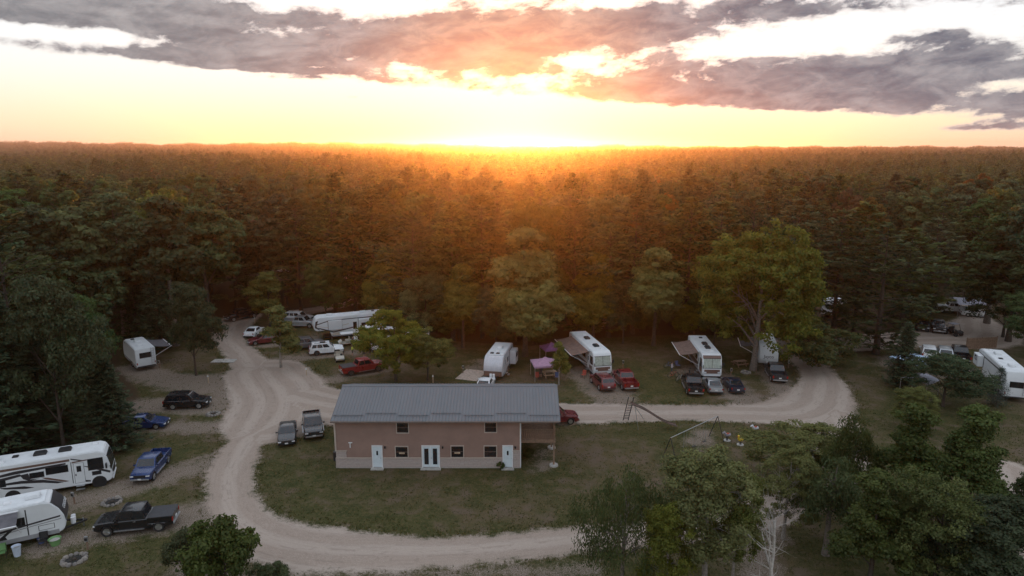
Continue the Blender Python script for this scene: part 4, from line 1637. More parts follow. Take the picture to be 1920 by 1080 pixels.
def camper(name, kind, L, rear, front, label, cat, H=3.2, W=2.5, shell=M_RV, windows=(), doors=(), stripes=(), slides=(), awning=None, acs=(-.2,), vents=(), extras=(), pin=None, rear_win=None, skirt=M_RVGREY, decal=M_RVDARK, side_of=None):
    a, b = Vector(G(*rear)), Vector(G(*front))
    dv = (b - a).normalized()
    hd = math.atan2(dv.y, dv.x)
    if pin == 'front':
        c = b - dv * L / 2
    elif pin == 'rear':
        c = a + dv * L / 2
    else:
        c = (a + b) / 2
    if side_of is not None:                      # the pixels lie along one side: shift to the middle line
        c = c + Vector((-dv.y, dv.x)) * (W / 2 * side_of)
    t_ = empty(name, (c.x, c.y, 0), hd, label, cat)
    h = L / 2
    if kind == 'motorhome':
        prof = [(-h, .50), (h - .30, .42), (h - .02, .62), (h + .04, 1.05), (h, 1.50), (h - .10, 2.0), (h - .28, 2.75), (h - .50, H - .18), (h - .95, H), (-h + .15, H), (-h, H - .2)]
    elif kind == 'trailer':
        prof = [(-h, .55), (h - .35, .55), (h - .08, .85), (h, 1.35), (h - .08, 1.9), (h - .35, 2.5), (h - .85, H - .14), (h - 1.4, H), (-h + .1, H), (-h, H - .12)]
    else:
        prof = [(-h, .60), (h - 2.75, .60), (h - 2.55, 1.05), (h - 2.45, 1.62), (h - .35, 1.66), (h - .06, 1.95), (h, 2.35), (h - .10, 2.9), (h - .38, H - .22), (h - .85, H), (-h + .1, H), (-h, H - .12)]
    MB().prism_y(prof, -W / 2, W / 2).build('body', shell, t_, bevel=.07, smooth=40)
    MB().box((-.35, 0, H + .008), (L - 1.7, W - .34, .03)).build('roof', M_RVROOF, t_)
    # lower skirt
    sx1 = h - (.45 if kind != 'fifth' else 2.8)
    if skirt is not None:
        MB().box(((sx1 - h) / 2, 0, .66 if kind != 'fifth' else .72), (sx1 + h - .1, W + .02, .34)).build('skirt', skirt, t_)
    MB().box((-.4, 0, .46), (L - 2.4, W - .5, .2)).build('chassis', M_BLACK, t_)
    y_ = W / 2

    def side_rect(nm, s, x0, x1, z0, z1, m_, th=.03, out=.012, parent=None):
        return MB().box(((x0 + x1) / 2, s * (y_ + out - th / 2), (z0 + z1) / 2), (x1 - x0, th, z1 - z0)).build(nm, m_, parent or t_, bevel=.008)

    for s, x0, x1, z0, z1 in windows:
        wn = side_rect('window', s, x0 - .04, x1 + .04, z0 - .04, z1 + .04, M_BLACK, out=.010)
        side_rect('pane', s, x0, x1, z0, z1, M_GLASS, out=.018, parent=wn)
    for s, x0, x1 in doors:
        d_ = side_rect('door', s, x0, x1, .72, 2.55, shell, out=.022)
        side_rect('door_gasket', s, x0 - .03, x1 + .03, .69, 2.58, M_BLACK, out=.008, parent=d_)
        side_rect('door_pane', s, x0 + .2, x1 - .2, 1.75, 2.3, M_GLASS, out=.03, parent=d_)
        side_rect('handle', s, x0 + .06, x0 + .14, 1.4, 1.6, M_BLACK, out=.04, parent=d_)
        for k in range(2):
            MB().box(((x0 + x1) / 2, s * (y_ + .18 + .25 * k), .5 - .22 * k), (.65, .26, .04)).build('step', M_STEEL, t_)
    for i_, (s, poly, m_) in enumerate(stripes):
        o0 = .0075 + .0013 * (i_ % 9)
        vs = [(x, s * (y_ + o0), z_) for x, z_ in poly]
        vs2 = [(x, s * (y_ - .01), z_) for x, z_ in poly]
        n = len(poly)
        MB().raw(vs + vs2, [tuple(range(n))] + [(i, (i + 1) % n, n + (i + 1) % n, n + i) for i in range(n)]).build('stripe', m_ or decal, t_)
    for (s, x0, x1, z0, z1, dp, wins) in slides:
        so = MB().box(((x0 + x1) / 2, s * (y_ + dp / 2 - .02), (z0 + z1) / 2), (x1 - x0, dp, z1 - z0)).build('slide_out', shell, t_, bevel=.03)
        MB().box(((x0 + x1) / 2, s * (y_ + .03), (z0 + z1) / 2), (x1 - x0 + .12, .04, z1 - z0 + .12)).build('slide_gasket', M_BLACK, so)
        for k in range(wins):
            wx = x0 + (x1 - x0) * (k + .5) / wins
            MB().box((wx, s * (y_ + dp - .02), (z0 + z1) / 2 + .25), (min(1.1, (x1 - x0) / wins * .55), .04, .62)).build('window', M_GLASS, so)
    for x in acs:
        MB().box((x * L, .05, H + .16), (1.05, .75, .27), taper=.82).build('air_conditioner', M_RVROOF if kind != 'motorhome' else M_RVBROWN if shell is not M_RV else M_BLACK, t_, bevel=.05)
    for x, yy in vents:
        MB().box((x * L, yy, H + .07), (.48, .48, .12), taper=.85).build('roof_vent', M_BLACK if (x * 10) % 2 < 1 else M_WHITE, t_, bevel=.02)
    if awning:
        s, x0, x1, dp, m_ = awning
        drop = .42
        za = H - .28
        aw = MB()
        nseg = 6
        V, Fc = [], []
        for i in range(nseg + 1):
            k = i / nseg
            zz = za - drop * k - .10 * math.sin(math.pi * k)
            for x in (x0, x1):
                V += [(x, s * (y_ + .04 + dp * k), zz), (x, s * (y_ + .04 + dp * k), zz - .012)]
        for i in range(nseg):
            b_ = i * 4
            Fc += [(b_, b_ + 2, b_ + 6, b_ + 4), (b_ + 1, b_ + 5, b_ + 7, b_ + 3)]
        aw.raw(V, Fc)
        ao = aw.build('awning', m_, t_)
        MB().cyl((x0 - .05, s * (y_ + .06 + dp), za - drop), (x1 + .05, s * (y_ + .06 + dp), za - drop), .055, n=8).build('awning_roller', M_WHITE, ao)
        MB().cyl((x0 - .05, s * (y_ + .06), za + .03), (x1 + .05, s * (y_ + .06), za + .03), .06, n=8).build('awning_case', M_WHITE, ao)
        for x in (x0, x1):
            MB().bar((x, s * (y_ + .03), 1.2), (x, s * (y_ + dp), za - drop - .03), .05).build('awning_arm', M_WHITE, ao)
    if kind == 'motorhome':
        pf = [Vector((h, -y_ + .10, 1.52)), Vector((h, y_ - .10, 1.52)), Vector((h - .30, y_ - .16, 2.78)), Vector((h - .30, -y_ + .16, 2.78))]
        ws = panel(t_, 'windshield', extras.get('blind', M_GLASS) if isinstance(extras, dict) else M_GLASS, pf, .01, .99, .06, .98, out=.03, th=.12)
        panel(ws, 'windshield_seal', M_BLACK, pf, -.02, 1.02, .0, 1.03, out=.012, th=.12)
        panel(ws, 'windshield_post', M_BLACK, pf, .49, .51, .06, .98, out=.036, th=.03)
        mk = [Vector((h + .035, -y_ + .2, .80)), Vector((h + .035, y_ - .2, .80)), Vector((h + .01, y_ - .2, 1.42)), Vector((h + .01, -y_ + .2, 1.42))]
        panel(t_, 'front_mask', extras.get('mask', M_BLACK) if isinstance(extras, dict) else M_BLACK, mk, .02, .98, .1, .95, out=.02, th=.10)
        for s in (-1, 1):
            MB().box((h + .0, s * (y_ - .32), .98), (.16, .42, .20)).build('headlight', M_HEAD, t_, bevel=.03)
            MB().box((h - .35, s * (y_ + .22), 2.0), (.12, .26, .42)).bar((h - .35, s * y_, 2.2), (h - .35, s * (y_ + .2), 2.15), .04).build('mirror', M_BLACK, t_)
            for x in (h - 1.05, -h + 2.9):
                wheel(t_, x, s * (y_ - .17), .47, .30, M_RIM, s)
                MB().cyl((x, s * (y_ - .1), .47), (x, s * (y_ + .004), .47), .58, n=18).build('wheel_arch', M_BLACK, t_)
        MB().box((h + .02, 0, .58), (.12, W - .3, .18)).build('front_bumper', shell, t_, bevel=.04)
        if isinstance(extras, dict) and extras.get('cap'):
            cp = [Vector((h - .28, -y_ + .05, 2.82)), Vector((h - .28, y_ - .05, 2.82)), Vector((h - .52, y_ - .05, H - .14)), Vector((h - .52, -y_ + .05, H - .14))]
            panel(t_, 'front_cap', extras['cap'], cp, .02, .98, .0, 1.0, out=.03, th=.1)
    else:
        wx = (-.2, -1.05) if kind == 'trailer' else (-1.4, -2.3)
        for s in (-1, 1):
            for x in wx:
                wheel(t_, x, s * (y_ - .14), .37, .22, M_RIM, s)
            MB().box((sum(wx) / 2, s * (y_ - .02), .62), (1.85, .06, .55)).build('fender', M_BLACK, t_, bevel=.1)
        if kind == 'trailer':
            MB().bar((h - .2, -.7, .5), (h + 1.25, 0, .48), .12).bar((h - .2, .7, .5), (h + 1.25, 0, .48), .12).build('hitch', M_BLACK, t_)
            MB().cyl((h + 1.0, 0, 0), (h + 1.0, 0, .7), .05, n=8).build('jack', M_STEEL, t_)
            tk = MB()
            for s in (-.2, .2):
                tk.cyl((h + .35, s, .55), (h + .35, s, 1.05), .17, n=10)
            tk.build('propane_tank', M_WHITE, t_)
        else:
            for s in (-1, 1):
                MB().cyl((h - 2.7, s * .9, 0), (h - 2.7, s * .9, .8), .05, n=8).build('landing_leg', M_STEEL, t_)
            MB().box((h - 1.3, 0, 1.45), (.3, .3, .45)).build('hitch', M_BLACK, t_)
        if isinstance(extras, dict) and extras.get('cap'):
            # moulded cap over the sloping front
            ii = [i for i in range(len(prof)) if prof[i][0] > h - 1.0 and prof[i][1] > (1.3 if kind == 'trailer' else 1.9)]
            rows = [(prof[i][0] + .035, prof[i][1] + .03) for i in ii]
            k_ = MB()
            n = len(rows)
            yy = y_ - .10
            vs = [(x, -yy, z_) for x, z_ in rows] + [(x, yy, z_) for x, z_ in rows] + [(x - .12, -yy, z_ - .1) for x, z_ in rows] + [(x - .12, yy, z_ - .1) for x, z_ in rows]
            fs = [(i, i + 1, n + i + 1, n + i) for i in range(n - 1)] + [(i, 2 * n + i, 2 * n + i + 1, i + 1) for i in range(n - 1)] + [(n + i, n + i + 1, 3 * n + i + 1, 3 * n + i) for i in range(n - 1)]
            cpo = k_.raw(vs, fs).build('front_cap', extras['cap'], t_, smooth=50)
            if extras.get('text'):
                tx_, sz, tm, pos, rot = extras['text']
                lo = link('lettering', text_mesh(tx_, sz, tm), None, cpo)
                lo.location = pos
                lo.rotation_euler = rot
    if rear_win:
        MB().box((-h - .008, 0, 2.15), (.03, 1.5, .75)).build('rear_window', M_GLASS, t_)
        ld = MB()
        for s in (-.18, .18):
            ld.bar((-h - .09, -.85 + s, .8), (-h - .09, -.85 + s, H + .05), .035)
        for k in range(7):
            ld.bar((-h - .09, -1.03, 1.0 + .33 * k), (-h - .09, -.67, 1.0 + .33 * k), .03)
        ld.build('ladder', M_STEEL, t_)
    if kind != 'motorhome':
        MB().box((-h - .06, 0, .62), (.12, W * .9, .12)).build('rear_bumper', M_BLACK, t_)
    for s in (-1, 1):
        MB().box((-h - .006, s * (y_ - .15), 1.05), (.03, .12, .3)).build('taillight', M_TAIL, t_)
    return t_
# ================================================================== campers in place
h = 5.2
camper('motorhome', 'motorhome', 10.4, (0, 945), (213, 908), 'long white motorhome with black swooshes beside the blue pickup', 'motorhome', H=3.4, W=2.55, pin='front', side_of=1,
       windows=[(-1, h - 4.9, h - 3.3, 1.95, 2.55), (-1, h - 6.1, h - 5.1, 1.85, 2.3), (-1, h - 1.75, h - .62, 1.72, 2.75), (-1, h - 8.6, h - 7.9, 1.5, 2.1), (-1, h - 1.5, h - .85, 1.22, 1.52)],  # last pane is no window: it stands in for a dark open compartment
       doors=[(-1, h - 2.85, h - 2.1)],
       stripes=[(-1, [(-h, 2.82), (h - 3.1, 2.86), (h - 3.1, 3.06), (-h, 3.04)], M_RVBROWN),
                (-1, [(h - 9.4, 2.42), (h - 7.2, 2.72), (h - 3.4, 2.78), (h - 3.4, 2.62), (h - 7.1, 2.44), (h - 9.2, 2.28)], None),
                (-1, [(h - 9.8, 1.66), (h - 8.6, 2.22), (h - 6.8, 2.40), (h - 6.6, 2.22), (h - 7.9, 2.02), (h - 8.4, 1.42)], None),
                (-1, [(h - 8.6, 1.76), (h - 6.8, 1.78), (h - 5.2, 1.56), (h - 3.7, 1.02), (h - 4.2, 1.0), (h - 5.2, 1.28), (h - 6.8, 1.52), (h - 8.6, 1.62)], None),
                (-1, [(h - 6.8, 2.3), (h - 6.2, 2.36), (h - 6.1, 1.78), (h - 5.4, 1.72), (h - 6.2, 1.66), (h - 6.6, 1.9)], M_RVDARK),
                (-1, [(h - 5.3, 1.78), (h - 4.8, 1.66), (h - 3.3, 1.04), (h - 3.6, 1.02), (h - 5.0, 1.55)], M_RVBROWN),
                (-1, [(h - 8.4, 1.44), (h - 6.6, 1.24), (h - 5.9, .98), (h - 6.5, .98), (h - 8.0, 1.24)], None),
                (-1, [(h - 10.3, 1.96), (h - 8.8, 1.66), (h - 8.8, 1.44), (h - 10.3, 1.62)], None),
                (-1, [(h - 10.3, 1.15), (h - 8.6, .92), (h - 8.6, .86), (h - 10.3, 1.02)], None),
                (-1, [(h - 3.0, 3.1), (h - 1.95, 2.72), (h - 2.2, 2.72), (h - 3.0, 2.98)], None),
                (-1, [(h - 2.95, 2.76), (h - 1.8, 2.80), (h - 1.8, 2.70), (h - 2.95, 2.62)], M_RVBROWN),
                (-1, [(h - 2.3, 2.3), (h - 1.3, 1.95), (h - .1, 1.38), (h - .15, 1.18), (h - 1.4, 1.80)], M_RVDARK),
                (-1, [(h - 2.8, 1.02), (h - 1.7, .78), (h - 1.7, .64), (h - 2.8, .82)], None),
                (-1, [(h - 3.05, .75), (h - 3.0, .75), (h - 3.0, 2.75), (h - 3.05, 2.75)], M_BLACK)],
       acs=(-.36, .16, -.02), vents=((-.2, .3), (.38, .5), (-.28, -.6)), skirt=None)

h = 4.6
camper('camping_trailer', 'trailer', 9.2, (0, 1035), (128, 1006), 'white camping trailer with dark front cap and open grey awning', 'camping trailer', H=3.25, pin='front', side_of=1,
       windows=[(-1, h - 3.3, h - 2.6, 1.75, 2.35)], doors=[(-1, h - 5.6, h - 4.85)],
       stripes=[(-1, [(h - 2.5, .6), (h - 2.42, .6), (h - 2.42, 2.95), (h - 2.5, 2.95)], M_BLACK),
                (-1, [(h - 4.7, 1.55), (h - 2.5, 1.75), (h - .3, 1.95), (h - .35, 1.82), (h - 2.5, 1.62), (h - 4.4, 1.38)], M_RVDARK),
                (-1, [(h - 4.4, 1.35), (h - 2.2, 1.55), (h - .25, 1.70), (h - .3, 1.62), (h - 2.2, 1.48), (h - 4.2, 1.28)], M_RVGREY),
                (-1, [(h - 1.8, 1.0), (h - .75, 1.0), (h - .75, 1.42), (h - 1.8, 1.42)], M_BLACK), (-1, [(h - 1.76, 1.03), (h - .79, 1.03), (h - .79, 1.39), (h - 1.76, 1.39)], M_RV),
                (-1, [(h - 4.5, .85), (h - 3.7, 1.5), (h - 3.4, 1.5), (h - 3.9, 1.1), (h - 3.8, .85)], M_BLACK)],
       slides=[(-1, -h + .2, h - 6.3, .85, 2.75, .95, 1)], awning=(-1, h - 6.2, h - 2.9, 1.55, M_AWN), acs=(.28,), vents=((.1, -.2), (-.05, .5), (-.1, -.4)),
       extras=dict(cap=M_RVDARK, text=('COUGAR', .42, M_WHITE, (h - .07, 0, 2.35), (R(63), 0, R(90)))))

h = 3.9
camper('camping_trailer', 'trailer', 7.8, (276, 694), (238, 656), 'white trailer with dark side awning under the trees left of the road', 'camping trailer', H=3.1, pin='rear', rear_win=True,
       windows=[(-1, -2.6, -1.6, 1.6, 2.2), (-1, .2, 1.2, 1.6, 2.2)], doors=[(-1, 1.6, 2.3)], awning=(-1, -2.2, 2.2, 2.4, M_AWN), acs=(.05,), vents=((-.25, .2), (.25, .3)),
       stripes=[(-1, [(-3.8, 1.25), (3.4, 1.45), (3.4, 1.3), (-3.8, 1.0)], None)])
h = 5.6
camper('fifth_wheel_trailer', 'fifth', 11.2, (718, 628), (590, 641), 'long white fifth wheel trailer with slide outs behind the white suv', 'camping trailer', H=3.75, side_of=-1, pin='front',
       windows=[(1, -1.0, -.5, 1.5, 2.6)],
       stripes=[(1, [(-h, 3.35), (3.2, 3.25), (5.2, 2.75), (5.2, 2.6), (3.2, 3.12), (-h, 3.25)], None),
                (1, [(-.6, 1.9), (2.6, 1.4), (4.9, 2.2), (5.0, 2.05), (2.6, 1.2), (-.6, 1.7)], M_RVDARK),
                (1, [(.2, 2.5), (3.0, 2.0), (5.2, 2.5), (5.2, 2.42), (3.0, 1.9), (.2, 2.38)], M_RVTAN),
                (1, [(1.6, .7), (3.0, .8), (2.6, 1.15), (1.8, 1.2)], M_RVTAN),
                (1, [(4.6, 1.7), (5.45, 2.2), (5.3, 3.2), (4.9, 3.3), (5.2, 2.4)], M_RVDARK)],
       slides=[(1, -4.2, -1.3, .95, 3.15, .85, 2), (1, -5.4, -4.45, 1.5, 3.2, .6, 1), (1, 1.3, 3.4, 1.7, 3.2, .35, 0)], acs=(.27, -.2), vents=((.1, .3), (-.35, -.3)))
h = 5.5
camper('fifth_wheel_trailer', 'fifth', 11.0, (836, 672), (664, 660), 'white fifth wheel trailer half hidden behind the green trees', 'camping trailer', H=3.6, side_of=-1, pin='front',
       windows=[(1, 4.2, 4.8, 2.0, 2.6), (1, 2.6, 3.2, 1.5, 2.7), (1, -4.9, -4.0, 1.6, 2.2)], stripes=[(1, [(2.5, 1.2), (3.6, 1.9), (3.8, 1.8), (2.9, 1.1)], None), (1, [(-h, 1.6), (2.0, 1.3), (2.0, 1.1), (-h, 1.4)], M_RVGREY)],
       slides=[(1, -2.0, 1.9, .9, 3.0, .7, 2)], acs=(.1,), vents=((.3, .2), (-.3, .2)))
h = 3.7
t_ = camper('camping_trailer', 'trailer', 7.4, (952, 672), (924, 714), 'silver fronted camping trailer with roof vents, left of the pink canopy', 'camping trailer', H=3.15, pin='front',
            windows=[(1, -.4, .5, 1.6, 2.2), (-1, -1, .6, 1.6, 2.2)], doors=[(1, 1.2, 1.95)], slides=[(1, -2.8, -1.0, .9, 2.75, .9, 1)], acs=(-.1,), vents=((.1, .0), (.25, -.5), (.25, .3), (.18, -.1)), shell=mat('trailer_silver', (.60, .60, .62), .35, .1, var=.06),
            stripes=[(-1, [(-3.6, 1.1), (3.0, 1.3), (3.0, 1.1), (-3.6, .85)], None)], extras=dict(cap=mat('trailer_cap', (.55, .55, .58), .3, .2, var=.08)))
MB().box((3.72, 0, .98), (.12, 2.36, .62)).build('stone_guard', M_RVBROWN, t_)
h = 5.6
camper('motorhome', 'motorhome', 11.2, (1075, 655), (1130, 707), 'white fronted motorhome with brown awning behind the dark red suv', 'motorhome', H=3.35, pin='front',
       windows=[(-1, -3.5, -2.2, 1.7, 2.3), (-1, .5, 2.0, 1.7, 2.3), (-1, 4.0, 5.0, 1.6, 2.6), (1, -3, -1.5, 1.7, 2.3), (1, 4.0, 5.0, 1.6, 2.6)], doors=[(-1, 2.9, 3.65)],
       stripes=[(-1, [(-h, 1.0), (4.8, 1.3), (4.8, .8), (-h, .6)], M_RVBROWN), (-1, [(-h, 1.5), (2, 1.9), (4, 1.5), (2, 1.7), (-h, 1.3)], M_RVTAN)],
       awning=(-1, -4.2, 3.6, 2.5, M_AWNB), acs=(-.12, .22), vents=((.34, .4), (-.3, .3)), extras=dict(blind=M_BLIND, mask=M_RVBROWN))
h = 5.0
camper('motorhome', 'motorhome', 10.0, (1298, 660), (1334, 712), 'tan motorhome with brown front cap and bikes by its door', 'motorhome', H=3.3, pin='front', shell=M_RV,
       windows=[(-1, -3.5, -2.2, 1.7, 2.3), (-1, .5, 1.6, 1.7, 2.3), (-1, 3.5, 4.4, 1.6, 2.6), (1, -3, -1.5, 1.7, 2.3), (1, 3.5, 4.4, 1.6, 2.6)], doors=[(-1, 2.4, 3.1)],
       stripes=[(-1, [(-h, 1.2), (4.6, 1.7), (4.6, .75), (-h, .6)], M_RVBROWN)], awning=(-1, -3.4, 2.6, 2.5, M_AWNB), acs=(-.02, .16), vents=((.3, .3), (-.34, .2)),
       extras=dict(blind=M_BLIND, mask=M_RVBROWN, cap=M_RVBROWN))
h = 3.6
camper('camping_trailer', 'trailer', 7.2, (1424, 652), (1440, 690), 'white camping trailer behind the thick pale cottonwood trunk', 'camping trailer', H=3.1, pin='front', acs=(0,), vents=((.2, .3),),
       windows=[(-1, -2, -1, 1.6, 2.2)], doors=[(-1, 1.0, 1.7)], awning=(-1, -2.4, 1.8, 2.3, M_AWN),
       extras=dict(cap=M_RV, text=('Jayco', .62, M_RVDARK, (h + .02, 0, 1.62), (R(88), 0, R(90)))))
h = 5.4
camper('fifth_wheel_trailer', 'fifth', 10.8, (1902, 754), (1836, 690), 'big white fifth wheel trailer behind the small blue spruce', 'camping trailer', H=3.75, pin='rear', rear_win=True,
       windows=[(1, -3.8, -3.2, 1.7, 2.4)], stripes=[(1, [(-h, 3.3), (3.0, 3.2), (3.0, 3.05), (-h, 3.1)], None), (1, [(-2.6, 1.9), (-.6, 1.7), (1.0, 2.0), (-.6, 1.5), (-2.6, 1.7)], None)],
       slides=[(1, 2.7, 4.6, 1.75, 3.2, .7, 1)], acs=(-.28, .2), vents=((0, .3), (.36, .3)))
# campers glimpsed between the trunks farther back
for i, (r_, f_, lb) in enumerate([((520, 512), (565, 505), 'pale trailer glimpsed deep in the wood above the columnar tree'), ((1545, 600), (1580, 580), 'pale trailer glimpsed between trunks beyond the road bend'),
                                  ((1300, 506), (1340, 500), 'pale trailer glimpsed in the wood above the brown fronted motorhome'), ((1105, 622), (1130, 610), 'pale trailer in the shade of the wood behind the white fronted motorhome')]):
    camper('camping_trailer', 'trailer', 7.0, r_, f_, lb, 'camping trailer', windows=[(1, -2, -1, 1.6, 2.2), (-1, -2, -1, 1.6, 2.2), (-1, .5, 1.5, 1.6, 2.2)], acs=(0,), vents=((.2, .2),))

# ================================================================== cars and trucks
car('pickup_truck', 'pickup', P_BLUE, (301, 866), (269, 903), 'blue pickup in front of the long swooshed motorhome', scale=.93)
car('pickup_truck', 'pickup', P_BLACK, (325, 983), (192, 996), 'black pickup parked on the grass drive beside the trailer', cover=M_GREY_CLOTH)
car('parked_suv', 'suv', P_BLACK, (317, 764), (388, 761), 'black suv on the gravel drive beside a stone ring', rack=True)
car('parked_car', 'sedan', P_BLUE, (252, 802), (291, 800), 'blue car peeking out from under the dark spruce')
car('pickup_truck', 'pickup', P_BLACK, (474, 594), (433, 602), 'dark pickup at the mouth of the wood road')
car('pickup_truck', 'pickup', P_SILVER, (541, 612), (586, 613), 'silver pickup in front of the long fifth wheel trailer', cover=P_SILVER)
car('parked_suv', 'suv', P_WHITE, (541, 602), (580, 603), 'white suv behind the silver pickup')
car('parked_car', 'sedan', P_WHITE, (468, 634), (486, 622), 'white car beside the columnar tree')
car('parked_car', 'sedan', P_MAROON, (513, 641), (480, 645), 'maroon car half behind the young pale tree')
car('parked_minivan', 'suv', P_GREY, (556, 655), (597, 650), 'dark grey minivan behind the white suv with roof rails', cat='minivan')
car('parked_suv', 'suv', P_WHITE, (583, 665), (641, 660), 'white suv with roof rails beside the golf carts', rim=M_RIMD, rack=True)
car('pickup_truck', 'pickup', P_RED, (647, 703), (711, 692), 'bright red pickup with covered bed beside the green tree', cover=M_GREY_CLOTH, rim=M_RIMD)
car('parked_car', 'sedan', P_WHITE, (902, 742), (918, 716), 'white car just behind the metal roof ridge')
car('parked_suv', 'suv', P_MAROON, (1142, 737), (1116, 712), 'dark red suv in front of the white fronted motorhome')
car('pickup_truck', 'pickup', P_DRED, (1186, 738), (1158, 706), 'red pickup beside the dark red suv')
car('pickup_truck', 'pickup', P_BLACK, (1306, 748), (1290, 714), 'black pickup in front of the tan motorhome', rim=M_STEEL)
car('parked_car', 'sedan', P_SILVER, (1343, 742), (1328, 717), 'silver car between the black pickup and the navy car')
car('parked_car', 'sedan', P_NAVY, (1384, 741), (1364, 716), 'navy car right of the silver car')
car('pickup_truck', 'pickup', P_CHAR, (1464, 724), (1444, 692), 'charcoal pickup in front of the trailer behind the cottonwood')
car('parked_suv', 'suv', P_MAROON, (1012, 793), (1071, 790), 'dark maroon suv poking out behind the raised deck')
car('parked_car', 'sedan', P_BLACK, (541, 806), (538, 837), 'black car parked left of the lodge')
car('pickup_truck', 'pickup', P_BLACK, (584, 787), (590, 829), 'black pickup between the black car and the lodge')
car('parked_suv', 'suv', P_BLACK, (1722, 604), (1734, 630), 'black van at the edge of the side road', cat='van')
car('pickup_truck', 'pickup', P_BLACK, (1750, 606), (1764, 634), 'black truck with white plate on the side road')
car('pickup_truck', 'pickup', P_WHITE, (1768, 584), (1800, 586), 'white truck beside the open canopy at the wood edge')
car('parked_car', 'sedan', P_WHITE, (1815, 592), (1842, 594), 'white car beyond the open canopy')
car('parked_suv', 'suv', P_WHITE, (1741, 676), (1738, 662), 'white suv behind the blue canopy tent')
car('parked_suv', 'suv', P_SILVER, (1772, 678), (1766, 663), 'silver van behind the light green tree', cat='van')
car('pickup_truck', 'pickup', P_BLACK, (1808, 686), (1788, 660), 'black pickup left of the big fifth wheel trailer')


# ================================================================== golf carts
def golf_cart(rear, front, label):
    a, b = Vector(G(*rear)), Vector(G(*front))
    c = (a + b) / 2
    t_ = empty('golf_cart', (c.x, c.y, 0), math.atan2(b.y - a.y, b.x - a.x), label, 'golf cart', 'golf carts on the grass')
    m_ = mat('cart_cream', (.62, .58, .50), .4)
    MB().prism_y([(-1.2, .35), (1.15, .35), (1.25, .6), (.75, .95), (.6, .45), (-.3, .42), (-.35, .75), (-1.15, .80)], -.58, .58).build('body', m_, t_, bevel=.04)
    MB().box((-.1, 0, .78), (.5, 1.1, .14)).box((-.42, 0, 1.05), (.12, 1.1, .5), 0, -.15).build('seat', m_, t_, bevel=.03)
    MB().box((-.1, 0, 1.92), (1.9, 1.2, .08)).build('roof', M_WHITE, t_, bevel=.03)
    for x, x2 in ((.72, .55), (-.9, -.8)):
        for s in (-.54, .54):
            MB().bar((x, s, .8), (x2, s, 1.9), .045).build('roof_post', M_BLACK, t_)
    MB().cyl((.52, .28, .95), (.42, .28, 1.05), .18, n=12).build('steering_wheel', M_BLACK, t_)
    MB().box((1.22, -.35, .6), (.06, .18, .12)).box((1.22, .35, .6), (.06, .18, .12)).build('headlight', M_HEAD, t_)
    for x in (.85, -.8):
        for s in (-1, 1):
            wheel(t_, x, s * .52, .24, .2, M_RIM, s)


golf_cart((633, 668), (640, 684), 'white roofed golf cart in front of the white suv')
golf_cart((660, 646), (640, 648), 'golf cart beside the half hidden fifth wheel trailer')
# ================================================================== people
def person(px, py, hd, label, top, legs, skin, hair, h=1.75, arms=((.1, .25), (-.1, .2)), sit=False):
    x, y = G(px, py)
    t_ = empty('person', (x, y, 0), hd, label, 'person')
    k = h / 1.75
    verts, edges_, rad = [], [], []

    def v(p, r):
        verts.append((p[0] * k, p[1] * k, p[2] * k))
        rad.append(r * k)
        return len(verts) - 1

    def chain(i, pts):
        for p, r in pts:
            j = v(p, r)
            edges_.append((i, j))
            i = j
        return i
    pel = v((0, 0, .95), .15)
    ch = chain(pel, [((0, 0, 1.12), .145), ((.01, 0, 1.30), .165), ((0, 0, 1.44), .12)])
    chain(ch, [((.01, 0, 1.52), .055), ((.02, 0, 1.60), .085), ((.025, 0, 1.68), .10), ((.01, 0, 1.74), .06)])
    for s, (fw, up) in zip((-1, 1), arms):
        chain(ch, [((0, s * .19, 1.41), .062), ((fw * .4, s * .25, 1.17), .045), ((fw + .12, s * .24, .95 + up), .034), ((fw + .18, s * .23, .88 + up), .036)])
        chain(pel, [((0, s * .09, .88), .095), ((.02, s * .10, .50), .060), ((-.01, s * .10, .10), .040), ((.10, s * .11, .03), .035)])
    me_ = bpy.data.meshes.new('body')
    me_.from_pydata(verts, edges_, [])
    o_ = link('body', me_, None, t_)
    md_ = o_.modifiers.new('skin', 'SKIN')
    for i, r in enumerate(rad):
        me_.skin_vertices[0].data[i].radius = (r, r)
    me_.skin_vertices[0].data[0].use_root = True
    o_.modifiers.new('sub', 'SUBSURF').levels = 1
    o_.modifiers[-1].render_levels = 1
    # clothing colours follow the height on the body
    key = 'person_' + label[:24]
    m, t, b = principled(key)
    z_ = t.xyz(t.node('ShaderNodeTexCoord').outputs['Object'])[2]
    n_ = t.noise(t.node('ShaderNodeTexCoord').outputs['Object'], 9, 3)
    zz = t.add(z_, t.mul(t.sub(n_, .5), .03))
    c = t.mix(t.m('GREATER_THAN', zz, .52 * k), skin, legs)
    c = t.mix(t.m('GREATER_THAN', zz, .97 * k), c, top)
    c = t.mix(t.m('GREATER_THAN', zz, 1.47 * k), c, skin)
    c = t.mix(t.m('LESS_THAN', zz, .09 * k), c, (.05, .05, .05))
    t.put(b.inputs['Base Color'], c)
    b.inputs['Roughness'].default_value = .8
    me_.materials.append(m)
    hr = MB()
    rg = []
    for i in range(6):
        a = -.35 + i * (math.pi / 2 + .35) / 5
        rr = .118 * math.cos(a)
        rg.append([((-.005 + rr * math.cos(q) * (1.0 if math.cos(q) < .3 else .82)) * k, rr * math.sin(q) * .95 * k, (1.68 + .115 * math.sin(a)) * k) for q in [2 * math.pi * j / 10 for j in range(10)]])
    hr.rings(rg).build('hair', mat('hair_' + label[:12], hair, .8), t_, smooth=60)
    return t_


